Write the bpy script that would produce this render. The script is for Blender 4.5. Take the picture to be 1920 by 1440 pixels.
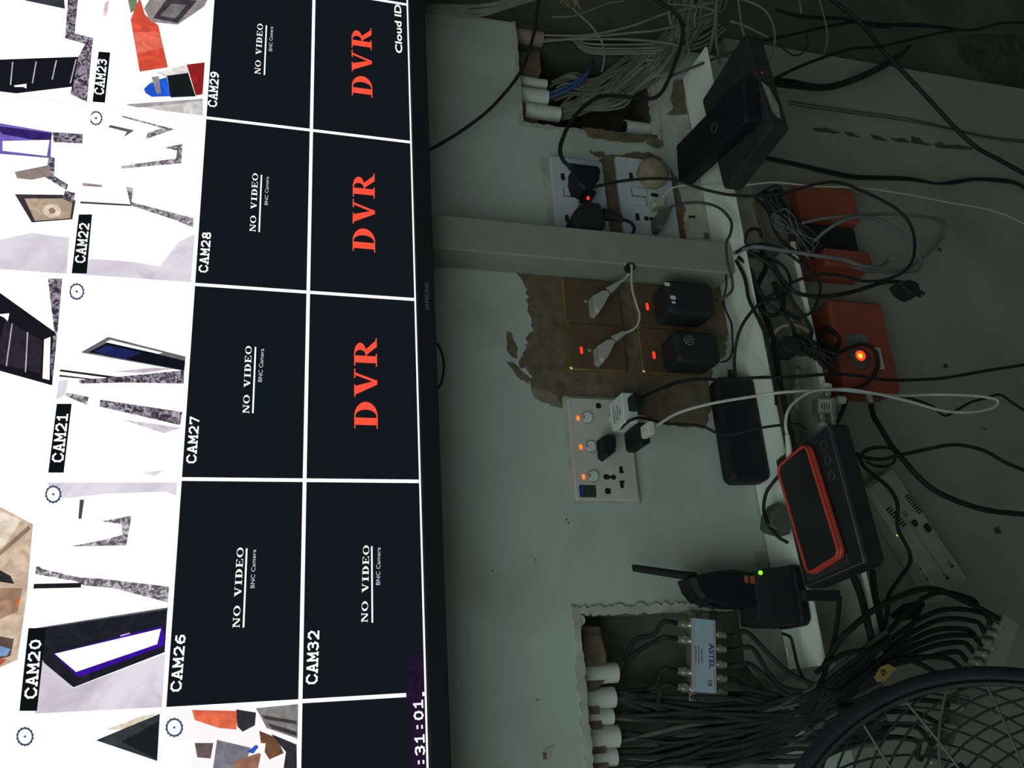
import bpy, math, random
from mathutils import Vector, Matrix
random.seed(7)
for o in list(bpy.data.objects): bpy.data.objects.remove(o, do_unlink=True)
S = bpy.context.scene
COL = S.collection

# ------------------------------------------------------------------ camera
CAM = Vector((0.21898, -1.11384, 1.39971))
R0 = Vector((-0.0614654, -0.2805612, -0.9578661))   # image right
R1 = Vector((-0.9374490, 0.3456882, -0.0410976))    # image down
R2 = Vector((0.3426534, 0.8954245, -0.2842597))     # forward
FPX = 1660.0
cd = bpy.data.cameras.new('camera'); co = bpy.data.objects.new('camera', cd); COL.objects.link(co)
cd.sensor_fit = 'HORIZONTAL'; cd.sensor_width = 36; cd.lens = 36 * FPX / 1920
cd.clip_start = 0.02
M = Matrix.Identity(4)
for i in range(3):
    M[i][0] = R0[i]; M[i][1] = -R1[i]; M[i][2] = -R2[i]; M[i][3] = CAM[i]
co.matrix_world = M
S.camera = co

# ------------------------------------------------------------------ world, lights, exposure
w = bpy.data.worlds.new('world'); S.world = w; w.use_nodes = True
bg = w.node_tree.nodes['Background']; bg.inputs[0].default_value = (0.80, 1.0, 0.93, 1); bg.inputs[1].default_value = 0.083
def area(name, loc, target, size, power, col):
    l = bpy.data.lights.new(name, 'AREA'); l.shape = 'SQUARE'; l.size = size; l.energy = power; l.color = col
    o = bpy.data.objects.new(name, l); COL.objects.link(o); o.location = loc
    o.rotation_euler = (Vector(target) - Vector(loc)).to_track_quat('-Z', 'Y').to_euler()
    return o
area('added_fill_light', (-0.95, -1.65, 2.48), (0.3, 0.0, 0.8), 1.9, 26.5, (0.84, 1.0, 0.95))  # unseen soft area light, added to stand for room light from above left
S.view_settings.view_transform = 'Standard'; S.view_settings.look = 'None'
S.view_settings.exposure = 0.0; S.view_settings.gamma = 1.0; S.view_settings.use_curve_mapping = False

# ------------------------------------------------------------------ helpers
def at(x, y, Y):
    d = R0 * ((x - 960) / FPX) + R1 * ((y - 720) / FPX) + R2
    return CAM + d * ((Y - CAM[1]) / d[1])
def atZ(x, y, Z):
    d = R0 * ((x - 960) / FPX) + R1 * ((y - 720) / FPX) + R2
    return CAM + d * ((Z - CAM[2]) / d[2])
def zm(ox, oy, s, pts): return [(ox + a / s, oy + b / s) for a, b in pts]

def lin(c): return tuple(((v / 255) / 12.92 if v / 255 <= 0.04045 else ((v / 255 + 0.055) / 1.055) ** 2.4) for v in c)
MATS = {}
def mat(name, col, rough=0.5, metal=0.0, var=0.12, scale=30.0, bump=0.0, spec=0.5, col2=None, stain=None):
    if name in MATS: return MATS[name]
    m = bpy.data.materials.new(name); m.use_nodes = True; nt = m.node_tree
    b = nt.nodes['Principled BSDF']; b.inputs['Roughness'].default_value = rough; b.inputs['Metallic'].default_value = metal
    b.inputs['Specular IOR Level'].default_value = spec
    tc = nt.nodes.new('ShaderNodeTexCoord'); n = nt.nodes.new('ShaderNodeTexNoise')
    n.inputs['Scale'].default_value = scale; n.inputs['Detail'].default_value = 5
    nt.links.new(tc.outputs['Object'], n.inputs['Vector'])
    r = nt.nodes.new('ShaderNodeValToRGB'); e = r.color_ramp.elements
    c2 = col2 or tuple(min(1, v * (1 + var)) for v in col); c1 = tuple(v * (1 - var) for v in col)
    e[0].position = 0.3; e[1].position = 0.7
    e[0].color = (*c1, 1); e[1].color = (*c2, 1)
    nt.links.new(n.outputs['Fac'], r.inputs['Fac'])
    nt.links.new(r.outputs['Color'], b.inputs['Base Color'])
    if bump:
        bp = nt.nodes.new('ShaderNodeBump'); bp.inputs['Strength'].default_value = bump; bp.inputs['Distance'].default_value = 0.003
        nt.links.new(n.outputs['Fac'], bp.inputs['Height']); nt.links.new(bp.outputs['Normal'], b.inputs['Normal'])
    if stain:
        n2 = nt.nodes.new('ShaderNodeTexNoise'); n2.inputs['Scale'].default_value = 3.2; n2.inputs['Detail'].default_value = 6; n2.inputs['Roughness'].default_value = 0.62
        nt.links.new(tc.outputs['Object'], n2.inputs['Vector'])
        r2 = nt.nodes.new('ShaderNodeValToRGB'); e2 = r2.color_ramp.elements; e2[0].position = 0.50; e2[1].position = 0.78
        e2[0].color = (1, 1, 1, 1); e2[1].color = (*stain, 1)
        nt.links.new(n2.outputs['Fac'], r2.inputs['Fac'])
        mx = nt.nodes.new('ShaderNodeMix'); mx.data_type = 'RGBA'; mx.blend_type = 'MULTIPLY'; mx.inputs[0].default_value = 1.0
        nt.links.new(r.outputs['Color'], mx.inputs[6]); nt.links.new(r2.outputs['Color'], mx.inputs[7]); nt.links.new(mx.outputs[2], b.inputs['Base Color'])
    MATS[name] = m; return m
def emit(name, col, s=1.0):
    if name in MATS: return MATS[name]
    m = bpy.data.materials.new(name); m.use_nodes = True; nt = m.node_tree
    nt.nodes.clear(); o = nt.nodes.new('ShaderNodeOutputMaterial'); e = nt.nodes.new('ShaderNodeEmission')
    e.inputs[0].default_value = (*col, 1); e.inputs[1].default_value = s
    nt.links.new(e.outputs[0], o.inputs[0]); MATS[name] = m; return m
def screen_col(rgb):
    s = 1.25 if min(rgb) > 225 else 1.0
    if min(rgb) <= 225 and max(rgb) > 32: return marble('picture_%d_%d_%d' % rgb, tuple(v * .82 for v in lin(rgb)), tuple(min(1, v * 1.3) for v in lin(rgb)), 55)
    return emit('screen_%d_%d_%d' % rgb, lin(rgb), s)
def marble(name, c1, c2, scale):
    m = emit(name, c1); nt = m.node_tree
    tc = nt.nodes.new('ShaderNodeTexCoord'); n = nt.nodes.new('ShaderNodeTexNoise'); n.inputs['Scale'].default_value = scale
    n.inputs['Detail'].default_value = 4; n.inputs['Distortion'].default_value = 1.5
    r = nt.nodes.new('ShaderNodeValToRGB'); e = r.color_ramp.elements
    e[0].position = 0.42; e[1].position = 0.72; e[0].color = (*c1, 1); e[1].color = (*c2, 1)
    nt.links.new(tc.outputs['Object'], n.inputs['Vector']); nt.links.new(n.outputs['Fac'], r.inputs['Fac'])
    nt.links.new(r.outputs['Color'], nt.nodes['Emission'].inputs[0]); return m

OFF = {}
class MB:
    def __init__(s, mtx=None): s.v = []; s.f = []; s.mi = []; s.m = mtx; s.cur = 0; s.smooth = []
    def add(s, vs, fs, smooth=False):
        k = len(s.v)
        for p in vs:
            p = Vector(p); s.v.append(s.m @ p if s.m else p)
        for f in fs: s.f.append([i + k for i in f]); s.mi.append(s.cur); s.smooth.append(smooth)
        return s
    def box(s, a, b):
        (x0, y0, z0), (x1, y1, z1) = a, b
        v = [(x, y, z) for x in (x0, x1) for y in (y0, y1) for z in (z0, z1)]
        return s.add(v, [(0, 1, 3, 2), (4, 6, 7, 5), (0, 4, 5, 1), (2, 3, 7, 6), (0, 2, 6, 4), (1, 5, 7, 3)])
    def loft(s, loops, cap=True, smooth=False, closed=True):
        n = len(loops[0]); v = [p for L in loops for p in L]; f = []
        for i in range(len(loops) - 1):
            for j in range(n if closed else n - 1):
                a = i * n + j; b = i * n + (j + 1) % n
                f.append((a, b, b + n, a + n))
        s.add(v, f, smooth)
        if cap:
            s.add(loops[0], [tuple(range(n))[::-1]]); s.add(loops[-1], [tuple(range(n))])
        return s
    def rbox(s, w, h, d, r=0.003, ch=0.001, seg=4, cx=0, cy=0, z0=0):
        """rounded rectangle in local xy, extruded along local z"""
        def loop(i, z):
            rr = max(r - i, 0.0001); out = []
            for (sx, sy, a0) in ((1, 1, 0), (-1, 1, 90), (-1, -1, 180), (1, -1, 270)):
                for k in range(seg + 1):
                    a = math.radians(a0 + 90 * k / seg)
                    out.append((cx + sx * (w / 2 - i - rr) + rr * math.cos(a), cy + sy * (h / 2 - i - rr) + rr * math.sin(a), z))
            return out
        return s.loft([loop(ch, z0), loop(0, z0 + ch), loop(0, z0 + d - ch), loop(ch, z0 + d)])
    def cyl(s, a, b, r, r2=None, n=14, smooth=True, rings=None):
        a, b = Vector(a), Vector(b); r2 = r if r2 is None else r2
        ax = (b - a).normalized(); u = ax.orthogonal().normalized(); v = ax.cross(u)
        L = lambda p, q: [p + (u * math.cos(2 * math.pi * k / n) + v * math.sin(2 * math.pi * k / n)) * q for k in range(n)]
        return s.loft([L(a, r), L(b, r2)], smooth=smooth)
    def lathe(s, a, ax, prof, n=20, smooth=True):
        a = Vector(a); ax = Vector(ax).normalized(); u = ax.orthogonal().normalized(); v = ax.cross(u)
        return s.loft([[a + ax * h + (u * math.cos(2 * math.pi * k / n) + v * math.sin(2 * math.pi * k / n)) * r for k in range(n)] for h, r in prof], smooth=smooth)
    def tube(s, pts, r, n=8, sub=6, closed=False, raw=False):
        P = [Vector(p) for p in pts]
        if not raw and len(P) > 2: P = catmull(P, sub, closed)
        m = len(P); loops = []; u = None
        for i in range(m):
            t = (P[(i + 1) % m] - P[i - 1]) if closed else (P[min(i + 1, m - 1)] - P[max(i - 1, 0)])
            if t.length < 1e-9: t = Vector((0, 0, 1))
            t.normalize()
            u = t.orthogonal() if u is None else (u - t * u.dot(t))
            if u.length < 1e-6: u = t.orthogonal()
            u.normalize(); v = t.cross(u)
            rr = r[0] + (r[1] - r[0]) * i / (m - 1) if isinstance(r, tuple) else r
            loops.append([P[i] + (u * math.cos(2 * math.pi * k / n) + v * math.sin(2 * math.pi * k / n)) * rr for k in range(n)])
        if closed: loops.append(loops[0])
        return s.loft(loops, cap=not closed, smooth=True)
    def prism(s, poly, Yf, Yb, bev=0.0, inset=0.9):
        """poly: world points traced at depth Yf, extruded straight back to Yb"""
        P = [Vector(p) for p in poly]; c = sum(P, Vector()) / len(P)
        loops = []
        if bev: loops.append([Vector((c.x + (p.x - c.x) * inset, Yf, c.z + (p.z - c.z) * inset)) for p in P])
        loops += [[Vector((p.x, Yf + bev, p.z)) for p in P], [Vector((p.x, Yb, p.z)) for p in P]]
        return s.loft(loops)
    def ppx(s, px, Yf, Yb, bev=0.0, inset=0.9): return s.prism([at(x, y, Yf) for x, y in px], Yf, Yb, bev, inset)
    def build(s, name, m, parent=None, off=None):
        me = bpy.data.meshes.new(name)
        if parent is not None: L = OFF[parent.name]
        else: L = Vector(off) if off else (sum(s.v, Vector()) / len(s.v))
        me.from_pydata([tuple(p - L) for p in s.v], [], s.f)
        for mm in (m if isinstance(m, list) else [m]): me.materials.append(mm)
        me.polygons.foreach_set('material_index', s.mi); me.polygons.foreach_set('use_smooth', s.smooth)
        import bmesh
        b = bmesh.new(); b.from_mesh(me); bmesh.ops.recalc_face_normals(b, faces=b.faces); b.to_mesh(me); b.free()
        o = bpy.data.objects.new(name, me); COL.objects.link(o)
        if parent is not None: o.parent = parent
        else: o.location = L
        OFF[o.name] = L
        return o
def catmull(P, sub, closed=False):
    out = []; m = len(P)
    for i in range(m if closed else m - 1):
        if closed: p0, p1, p2, p3 = P[i - 1], P[i], P[(i + 1) % m], P[(i + 2) % m]
        else:
            p1, p2 = P[i], P[i + 1]; p0 = P[i - 1] if i else p1 * 2 - p2; p3 = P[i + 2] if i + 2 < m else p2 * 2 - p1
        for k in range(sub):
            t = k / sub
            out.append(0.5 * ((2 * p1) + (p2 - p0) * t + (2 * p0 - 5 * p1 + 4 * p2 - p3) * t * t + (3 * p1 - p0 - 3 * p2 + p3) * t ** 3))
    if not closed: out.append(P[-1])
    return out
def thing(name, loc, label, cat, group=None):
    o = bpy.data.objects.new(name, None); COL.objects.link(o); o.location = loc; o.empty_display_size = 0.02
    OFF[o.name] = Vector(loc); return tag(o, label, cat, group)
def tag(o, label, cat, group=None, kind=None):
    o['label'] = label; o['category'] = cat
    if group: o['group'] = group
    if kind: o['kind'] = kind
    return o
def struct(o): o['kind'] = 'structure'; return o
def frame(o, ex, ey, en):
    m = Matrix.Identity(4)
    for i in range(3): m[i][0] = ex[i]; m[i][1] = ey[i]; m[i][2] = en[i]; m[i][3] = o[i]
    return m
def wallm(X, Z, Y=0.0, rot=0.0):
    c, s = math.cos(rot), math.sin(rot)
    return frame((X, Y, Z), (c, 0, s), (-s, 0, c), (0, -1, 0))

# ------------------------------------------------------------------ lettering
def arcband(cx, cy, rx1, ry1, rx2, ry2, a0, a1, n=14):
    q = []
    for k in range(n):
        a, b = math.radians(a0 + (a1 - a0) * k / n), math.radians(a0 + (a1 - a0) * (k + 1) / n)
        q.append([(cx + rx1 * math.cos(a), cy + ry1 * math.sin(a)), (cx + rx1 * math.cos(b), cy + ry1 * math.sin(b)),
                  (cx + rx2 * math.cos(b), cy + ry2 * math.sin(b)), (cx + rx2 * math.cos(a), cy + ry2 * math.sin(a))])
    return q
def rc(a, b, c, d): return [(a, b), (c, b), (c, d), (a, d)]
SERIF = {
 'D': (0.98, [rc(.12, 0, .37, 1), rc(0, 0, .5, .05), rc(0, .95, .5, 1)] + arcband(.42, .5, .5, .5, .23, .45, -90, 90)),
 'V': (1.0, [[(.06, 1), (.37, 1), (.62, 0), (.46, 0)], [(.78, 1), (.87, 1), (.6, 0), (.52, .05)], rc(0, .95, .44, 1), rc(.66, .95, 1, 1)]),
 'R': (1.04, [rc(.12, 0, .37, 1), rc(0, 0, .46, .05), rc(0, .95, .5, 1)] + arcband(.42, .73, .42, .27, .16, .22, -90, 90) + [rc(.3, .46, .45, .51), [(.38, .5), (.6, .5), (.98, 0), (.72, 0)], rc(.7, 0, 1.04, .05)]),
 'N': (1.02, [rc(.1, 0, .19, 1), rc(.78, 0, .87, 1), [(.06, 1), (.3, 1), (.87, 0), (.68, 0)], rc(0, .95, .28, 1), rc(0, 0, .3, .06), rc(.66, .94, 1, 1)]),
 'O': (1.05, arcband(.5, .5, .5, .5, .28, .44, 0, 360, 26)),
 'I': (.62, [rc(.2, 0, .42, 1), rc(.06, 0, .56, .06), rc(.06, .94, .56, 1)]),
 'E': (.92, [rc(.12, 0, .33, 1), rc(0, .94, .8, 1), rc(0, 0, .85, .06), rc(.3, .47, .6, .53), rc(.72, .74, .8, 1), rc(.77, 0, .85, .27), rc(.54, .38, .6, .62)]),
 ' ': (.62, [])}
def serif(t, sx=0.85):
    out = []; x = 0
    for ch in t:
        w_, q = SERIF[ch]
        out += [[(x + a * sx, b) for a, b in p] for p in q]; x += (w_ + .1) * sx
    return out
MONO = {
 'C': [[(.95, .8), (.7, 1), (.3, 1), (.05, .75), (.05, .25), (.3, 0), (.7, 0), (.95, .2)]],
 'A': [[(.0, 0), (.3, 0)], [(.7, 0), (1, 0)], [(.12, 0), (.45, 1), (.55, 1), (.88, 0)], [(.25, .35), (.75, .35)]],
 'M': [[(0, 0), (.25, 0)], [(.75, 0), (1, 0)], [(.1, 0), (.1, 1), (.5, .35), (.9, 1), (.9, 0)]],
 '0': [[(.5, 1), (.2, .85), (.1, .5), (.2, .15), (.5, 0), (.8, .15), (.9, .5), (.8, .85), (.5, 1)]],
 '1': [[(.2, .8), (.5, 1), (.5, 0)], [(.15, 0), (.85, 0)]],
 '2': [[(.1, .8), (.3, 1), (.7, 1), (.9, .75), (.8, .5), (.1, 0), (.9, 0)]],
 '3': [[(.1, .9), (.4, 1), (.75, .95), (.85, .75), (.7, .55), (.4, .53)], [(.7, .53), (.9, .3), (.75, .06), (.4, 0), (.1, .1)]],
 '6': [[(.85, .95), (.5, .95), (.2, .7), (.1, .35), (.25, .05), (.6, 0), (.88, .15), (.88, .42), (.6, .56), (.2, .45)]],
 '7': [[(.1, .85), (.1, 1), (.9, 1), (.45, 0)]],
 '8': [[(.5, 1), (.2, .9), (.2, .65), (.5, .53), (.8, .65), (.8, .9), (.5, 1)], [(.5, .53), (.1, .35), (.15, .08), (.5, 0), (.85, .08), (.9, .35), (.5, .53)]],
 '9': [[(.15, .05), (.5, .05), (.8, .3), (.9, .65), (.75, .95), (.4, 1), (.12, .85), (.12, .58), (.4, .44), (.8, .55)]],
 ':': [[(.4, .15), (.6, .15)], [(.4, .7), (.6, .7)]]}
def mono(t, th=.2, sp=1.28, ar=.9):
    out = []; x = 0
    for ch in t:
        for pl in MONO[ch]:
            for (a, b), (c, d) in zip(pl, pl[1:]):
                a, c = a * ar, c * ar; L = math.hypot(c - a, d - b) or 1; ux, uy = (c - a) / L, (d - b) / L; h = th / 2
                out.append([(x + a - ux * h - uy * h, b - uy * h + ux * h), (x + a - ux * h + uy * h, b - uy * h - ux * h),
                            (x + c + ux * h + uy * h, d + uy * h - ux * h), (x + c + ux * h - uy * h, d + uy * h + ux * h)])
        x += sp * ar
    return out
def sans(t, bold=0.0):
    c = bpy.data.curves.new('t', 'FONT'); c.body = t; c.offset = bold; c.resolution_u = 3
    o = bpy.data.objects.new('t', c); COL.objects.link(o)
    dg = bpy.context.evaluated_depsgraph_get(); me = o.evaluated_get(dg).to_mesh()
    vs = [(v.co.x, v.co.y) for v in me.vertices]; out = [[vs[i] for i in p.vertices] for p in me.polygons]
    o.evaluated_get(dg).to_mesh_clear(); bpy.data.objects.remove(o); bpy.data.curves.remove(c)
    h = 0.69; return [[(a / h, b / h) for a, b in p] for p in out]
def put_text(mb, polys, A, B, V, n, fit=True):
    """text from world point A to B, cap height vector V, lifted by n"""
    xs = [a for p in polys for a, b in p]; x0, x1 = min(xs), max(xs)
    A, B, V, n = Vector(A), Vector(B), Vector(V), Vector(n)
    for p in polys: mb.add([A + (B - A) * ((a - x0) / (x1 - x0)) + V * b + n for a, b in p], [tuple(range(len(p)))])
    return mb

# ------------------------------------------------------------------ materials
WALLZ = 0.60; FZ = -0.40
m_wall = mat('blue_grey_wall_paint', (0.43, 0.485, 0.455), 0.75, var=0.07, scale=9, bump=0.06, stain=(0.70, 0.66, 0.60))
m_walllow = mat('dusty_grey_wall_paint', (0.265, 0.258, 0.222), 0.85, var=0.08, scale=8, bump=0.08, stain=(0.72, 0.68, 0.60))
m_mortar = mat('brown_cement_plaster', (0.135, 0.104, 0.062), 0.95, var=0.3, scale=60, bump=0.5)
m_cream = mat('cream_filler_plaster', (0.40, 0.40, 0.33), 0.9, var=0.2, scale=40, bump=0.3)
m_dirt = mat('dark_dirt', (0.055, 0.05, 0.034), 0.95, var=0.4, scale=50)
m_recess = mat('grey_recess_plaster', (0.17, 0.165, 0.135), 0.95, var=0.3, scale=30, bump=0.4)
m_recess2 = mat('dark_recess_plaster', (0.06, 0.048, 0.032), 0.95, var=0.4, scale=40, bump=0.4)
m_olive = mat('olive_brown_plaster', (0.085, 0.083, 0.058), 0.95, var=0.25, scale=9, bump=0.3)
m_black = mat('black_plastic', (0.010, 0.012, 0.013), 0.6, spec=0.25)
m_black2 = mat('matt_black_plastic', (0.018, 0.019, 0.020), 0.7, spec=0.3)
m_cabblack = mat('black_cable_rubber', (0.014, 0.016, 0.016), 0.6, spec=0.3)
m_cabdark = mat('dusty_black_cable', (0.027, 0.028, 0.026), 0.8, var=0.3, spec=0.2)
m_cabgrey = mat('grey_network_cable', (0.20, 0.19, 0.165), 0.7, var=0.2)
m_cabgrey2 = mat('slate_grey_cable', (0.14, 0.16, 0.16), 0.6)
m_cabwhite = mat('white_cable', (0.55, 0.56, 0.52), 0.5)
m_cabcream = mat('cream_cable', (0.42, 0.40, 0.27), 0.6)
m_cabblue = mat('blue_cable', (0.03, 0.075, 0.19), 0.6)
m_white = mat('white_plastic', (0.62, 0.66, 0.64), 0.45, var=0.06)
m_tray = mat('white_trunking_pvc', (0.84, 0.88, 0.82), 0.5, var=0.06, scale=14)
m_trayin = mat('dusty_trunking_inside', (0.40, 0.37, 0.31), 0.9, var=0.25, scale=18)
m_race = mat('grey_green_raceway_paint', (0.245, 0.275, 0.225), 0.6, var=0.06)
m_pipe = mat('white_conduit_pvc', (0.55, 0.58, 0.55), 0.5, var=0.12)
m_beige = mat('beige_plastic', (0.34, 0.32, 0.25), 0.6, var=0.1)
m_plate = mat('pinkish_white_plate', (0.50, 0.47, 0.44), 0.5, var=0.08)
m_bluewhite = mat('cool_white_plate', (0.47, 0.52, 0.55), 0.4, var=0.05)
m_gold = mat('brass_trim', (0.55, 0.38, 0.16), 0.3, metal=0.9)
m_bronze = mat('brushed_bronze_panel', (0.13, 0.085, 0.045), 0.45, metal=0.25, var=0.1, scale=80)
m_silver = mat('zinc_metal', (0.55, 0.53, 0.48), 0.35, metal=0.8)
m_greyplug = mat('grey_plug_plastic', (0.36, 0.36, 0.32), 0.55)
m_dark = mat('dark_hole', (0.006, 0.006, 0.006), 0.9)
m_orange = mat('orange_plastic', (0.27, 0.058, 0.03), 0.7, var=0.1)
m_redcase = mat('red_silicone_case', (0.52, 0.055, 0.03), 0.55, var=0.06)
m_glass = mat('dark_phone_glass', (0.006, 0.008, 0.009), 0.15)
m_charcoal = mat('charcoal_router_plastic', (0.017, 0.019, 0.020), 0.55, spec=0.3)
m_faint = mat('faint_grey_print', (0.07, 0.075, 0.075), 0.6)
m_bezel = mat('tv_bezel_black', (0.008, 0.010, 0.012), 0.35)
m_greyprint = mat('grey_print', (0.16, 0.17, 0.17), 0.5)
m_label = mat('paper_label', (0.50, 0.52, 0.50), 0.7, var=0.05)
m_bluelabel = mat('pale_blue_label', (0.38, 0.50, 0.58), 0.5, var=0.04)
m_bluetxt = mat('blue_ink', (0.02, 0.04, 0.22), 0.6)
m_redtxt = mat('red_ink', (0.40, 0.06, 0.05), 0.6)
m_blacktxt = mat('black_ink', (0.012, 0.012, 0.012), 0.7)
m_yellow = mat('yellow_tag_paper', (0.38, 0.28, 0.08), 0.8)
m_steelw = mat('chromed_fan_wire', (0.06, 0.062, 0.062), 0.35, metal=0.6)
m_fan = mat('dark_fan_plastic', (0.012, 0.014, 0.018), 0.5, spec=0.35)
m_floor = mat('dusty_floor', (0.2, 0.19, 0.17), 0.9)
e_red = emit('red_neon', (1.0, 0.035, 0.012), 1.6)
e_org = emit('orange_neon', (1.0, 0.19, 0.03), 1.5)
e_grn = emit('green_led', (0.28, 1.0, 0.03), 1.3)

# ------------------------------------------------------------------ the setting
def wall_cells(mb, xs, zs, holes, Y):
    for i in range(len(xs) - 1):
        for j in range(len(zs) - 1):
            cx, cz = (xs[i] + xs[i + 1]) / 2, (zs[j] + zs[j + 1]) / 2
            if any(h[0] < cx < h[1] and h[2] < cz < h[3] for h in holes): continue
            mb.add([(xs[i], Y, zs[j]), (xs[i + 1], Y, zs[j]), (xs[i + 1], Y, zs[j + 1]), (xs[i], Y, zs[j + 1])], [(0, 1, 2, 3)])
XC = 1.29
HL = (-0.14, 0.329, 0.715, 0.978); HR = (1.0895, XC, 0.762, 1.0)
b = MB(); wall_cells(b, [-0.7, HL[0], HL[1], HR[0], XC], [WALLZ, HL[2], HR[2], HL[3], HR[3], 2.4], [HL, HR], 0.0)
b.add([(XC, 0, WALLZ), (XC, 0, HR[2]), (XC, .16, HR[2]), (XC, .16, WALLZ)], [(0, 1, 2, 3)])
b.add([(XC, 0, HR[3]), (XC, 0, 2.4), (XC, .16, 2.4), (XC, .16, HR[3])], [(0, 1, 2, 3)])
wall = struct(b.build('wall_back', m_wall, off=(0, 0, 0)))
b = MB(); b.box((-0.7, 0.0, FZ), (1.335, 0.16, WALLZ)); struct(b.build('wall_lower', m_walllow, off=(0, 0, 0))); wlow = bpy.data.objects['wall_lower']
b = MB(); b.box((XC - .02, 0.03, FZ), (2.6, 0.2, 2.4)); wr = struct(b.build('wall_right', m_olive, off=(0, 0, 0)))
b = MB(); b.box((-1.5, -3.0, FZ - .05), (2.6, 0.3, FZ)); struct(b.build('floor', m_floor, off=(0, 0, 0)))
# recesses
def recess(h, dep, m, openright=False):
    b = MB(); x0, x1, z0, z1 = h
    b.add([(x0, dep, z0), (x1, dep, z0), (x1, dep, z1), (x0, dep, z1)], [(0, 1, 2, 3)])
    b.add([(x0, 0, z0), (x1, 0, z0), (x1, dep, z0), (x0, dep, z0)], [(0, 1, 2, 3)])
    b.add([(x0, 0, z1), (x1, 0, z1), (x1, dep, z1), (x0, dep, z1)], [(0, 1, 2, 3)])
    b.add([(x0, 0, z0), (x0, 0, z1), (x0, dep, z1), (x0, dep, z0)], [(0, 1, 2, 3)])
    if not openright: b.add([(x1, 0, z0), (x1, 0, z1), (x1, dep, z1), (x1, dep, z0)], [(0, 1, 2, 3)])
    return b.build('recess_lining', m, wall)
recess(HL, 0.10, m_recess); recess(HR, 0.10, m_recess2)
def ragged_strip(p, q, wd, Yf, jit=0.004, n=26, m=m_cream, name='recess_rim'):
    p, q = Vector(p), Vector(q); d = (q - p).normalized(); nrm = Vector((-d.z, 0, d.x)); top = []; bot = []
    for k in range(n + 1):
        c = p.lerp(q, k / n); top.append(c + nrm * (wd / 2 + random.uniform(-jit, jit))); bot.append(c - nrm * (wd / 2 + random.uniform(-jit, jit) * .6))
    b = MB()
    for k in range(n):
        quad = [top[k], top[k + 1], bot[k + 1], bot[k]]
        b.loft([[Vector((v.x, Yf, v.z)) for v in quad], [Vector((v.x, 0.012, v.z)) for v in quad]])
    return b.build(name, m, wall)
ragged_strip((-.14, 0, .980), (.338, 0, .980), .011, -.003, .0028, 70)
ragged_strip((.332, 0, .986), (.332, 0, .72), .010, -.0036, .003, 60)
ragged_strip((1.09, 0, 1.003), (XC, 0, 1.003), .008, -.003, .002)
ragged_strip((1.087, 0, 1.005), (1.087, 0, .76), .008, -.0036, .002)
ragged_strip((1.087, 0, .760), (XC, 0, .760), .010, -.0026, .003)
# mortar packing above the conduits
def blob(pts, Yf, Yb, name, m, par):
    c = sum((Vector(p) for p in pts), Vector()) / len(pts); b = MB(); b.prism(pts, Yf, Yb, .006, .85); return b.build(name, m, par)
blob([at(x, y, .02) for x, y in ((1092, 1172), (1128, 1175), (1140, 1215), (1138, 1270), (1118, 1290), (1125, 1340), (1136, 1400), (1145, 1460), (1092, 1460), (1090, 1300))], .02, .099, 'mortar_packing', m_mortar, wall)
blob([at(x, y, .02) for x, y in ((972, 92), (1014, 90), (1018, 130), (1002, 160), (1000, 200), (1010, 224), (984, 228), (976, 150))], .02, .099, 'mortar_packing', m_mortar, wall)

def rag(poly, amp, k=4):
    out = []; n = len(poly)
    for i in range(n):
        a, c = Vector(poly[i]), Vector(poly[(i + 1) % n]); L = (c - a).length
        for j in range(k):
            p = a.lerp(c, j / k)
            if j: p = p + Vector((random.uniform(-1, 1), random.uniform(-1, 1))) * min(amp, L * .15)
            out.append((p.x, p.y))
    return out
def patch(px, m, Yf, amp=3.0, k=4, par=None, name='plaster_patch', Y0=0.0):
    from mathutils.geometry import tessellate_polygon
    P = [at(x, y, Y0) for x, y in rag([Vector(p) for p in px], amp, k)]
    tri = tessellate_polygon([[Vector((p.x, p.z, 0)) for p in P]]); b = MB(); n = len(P)
    b.add([(p.x, Y0 + Yf, p.z) for p in P], [t for t in tri])
    b.add([(p.x, Y0 + Yf, p.z) for p in P] + [(p.x, Y0, p.z) for p in P], [(i, (i + 1) % n, (i + 1) % n + n, i + n) for i in range(n)])
    return b.build(name, m, par or wall)
z3 = lambda p: zm(940, 480, 4.174, p)
z2 = lambda p: zm(1000, 250, 4.8, p)
z1 = lambda p: zm(920, 0, 4.8, p)
patch(z3([(110, 100), (170, 210), (200, 300), (205, 400), (225, 470), (240, 560), (258, 590), (190, 640), (200, 720), (150, 790), (140, 850), (230, 930), (240, 1030), (300, 1090), (400, 1120), (490, 1180), (520, 1130), (640, 1150), (800, 1130), (950, 1150), (1080, 1240), (1300, 1330), (1600, 1350), (1630, 1220), (1700, 1130), (1620, 1010), (1650, 860), (1740, 800), (1780, 600), (1740, 300), (1740, 100)]), m_mortar, -.0012, 4.0, 7)
patch(z3([(45, 590), (75, 600), (100, 680), (130, 720), (125, 800), (70, 780), (40, 720)]), m_mortar, -.001, 2, 3)
patch(z3([(40, 830), (80, 830), (150, 900), (230, 970), (210, 1000), (120, 940)]), m_mortar, -.001, 2, 3)
patch(z3([(230, 1030), (360, 1050), (440, 1100), (480, 1200), (420, 1180), (330, 1150), (260, 1110)]), mat('pale_brown_scrape', (.20, .17, .11), .95, var=.25, scale=70, bump=.4), -.0018, 2, 3)
patch(z2([(590, 240), (690, 195), (780, 205), (900, 170), (1050, 175), (1130, 220), (1200, 280), (1290, 400), (1330, 600), (1370, 680), (1345, 760), (1350, 850), (1380, 960), (690, 940), (640, 500)]), m_mortar, -.0012, 2)
patch(z2([(1300, 420), (1560, 440), (1760, 480), (1840, 930), (1380, 960), (1350, 850), (1345, 760), (1370, 680), (1330, 600)]), m_cream, -.001, 2)
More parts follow.
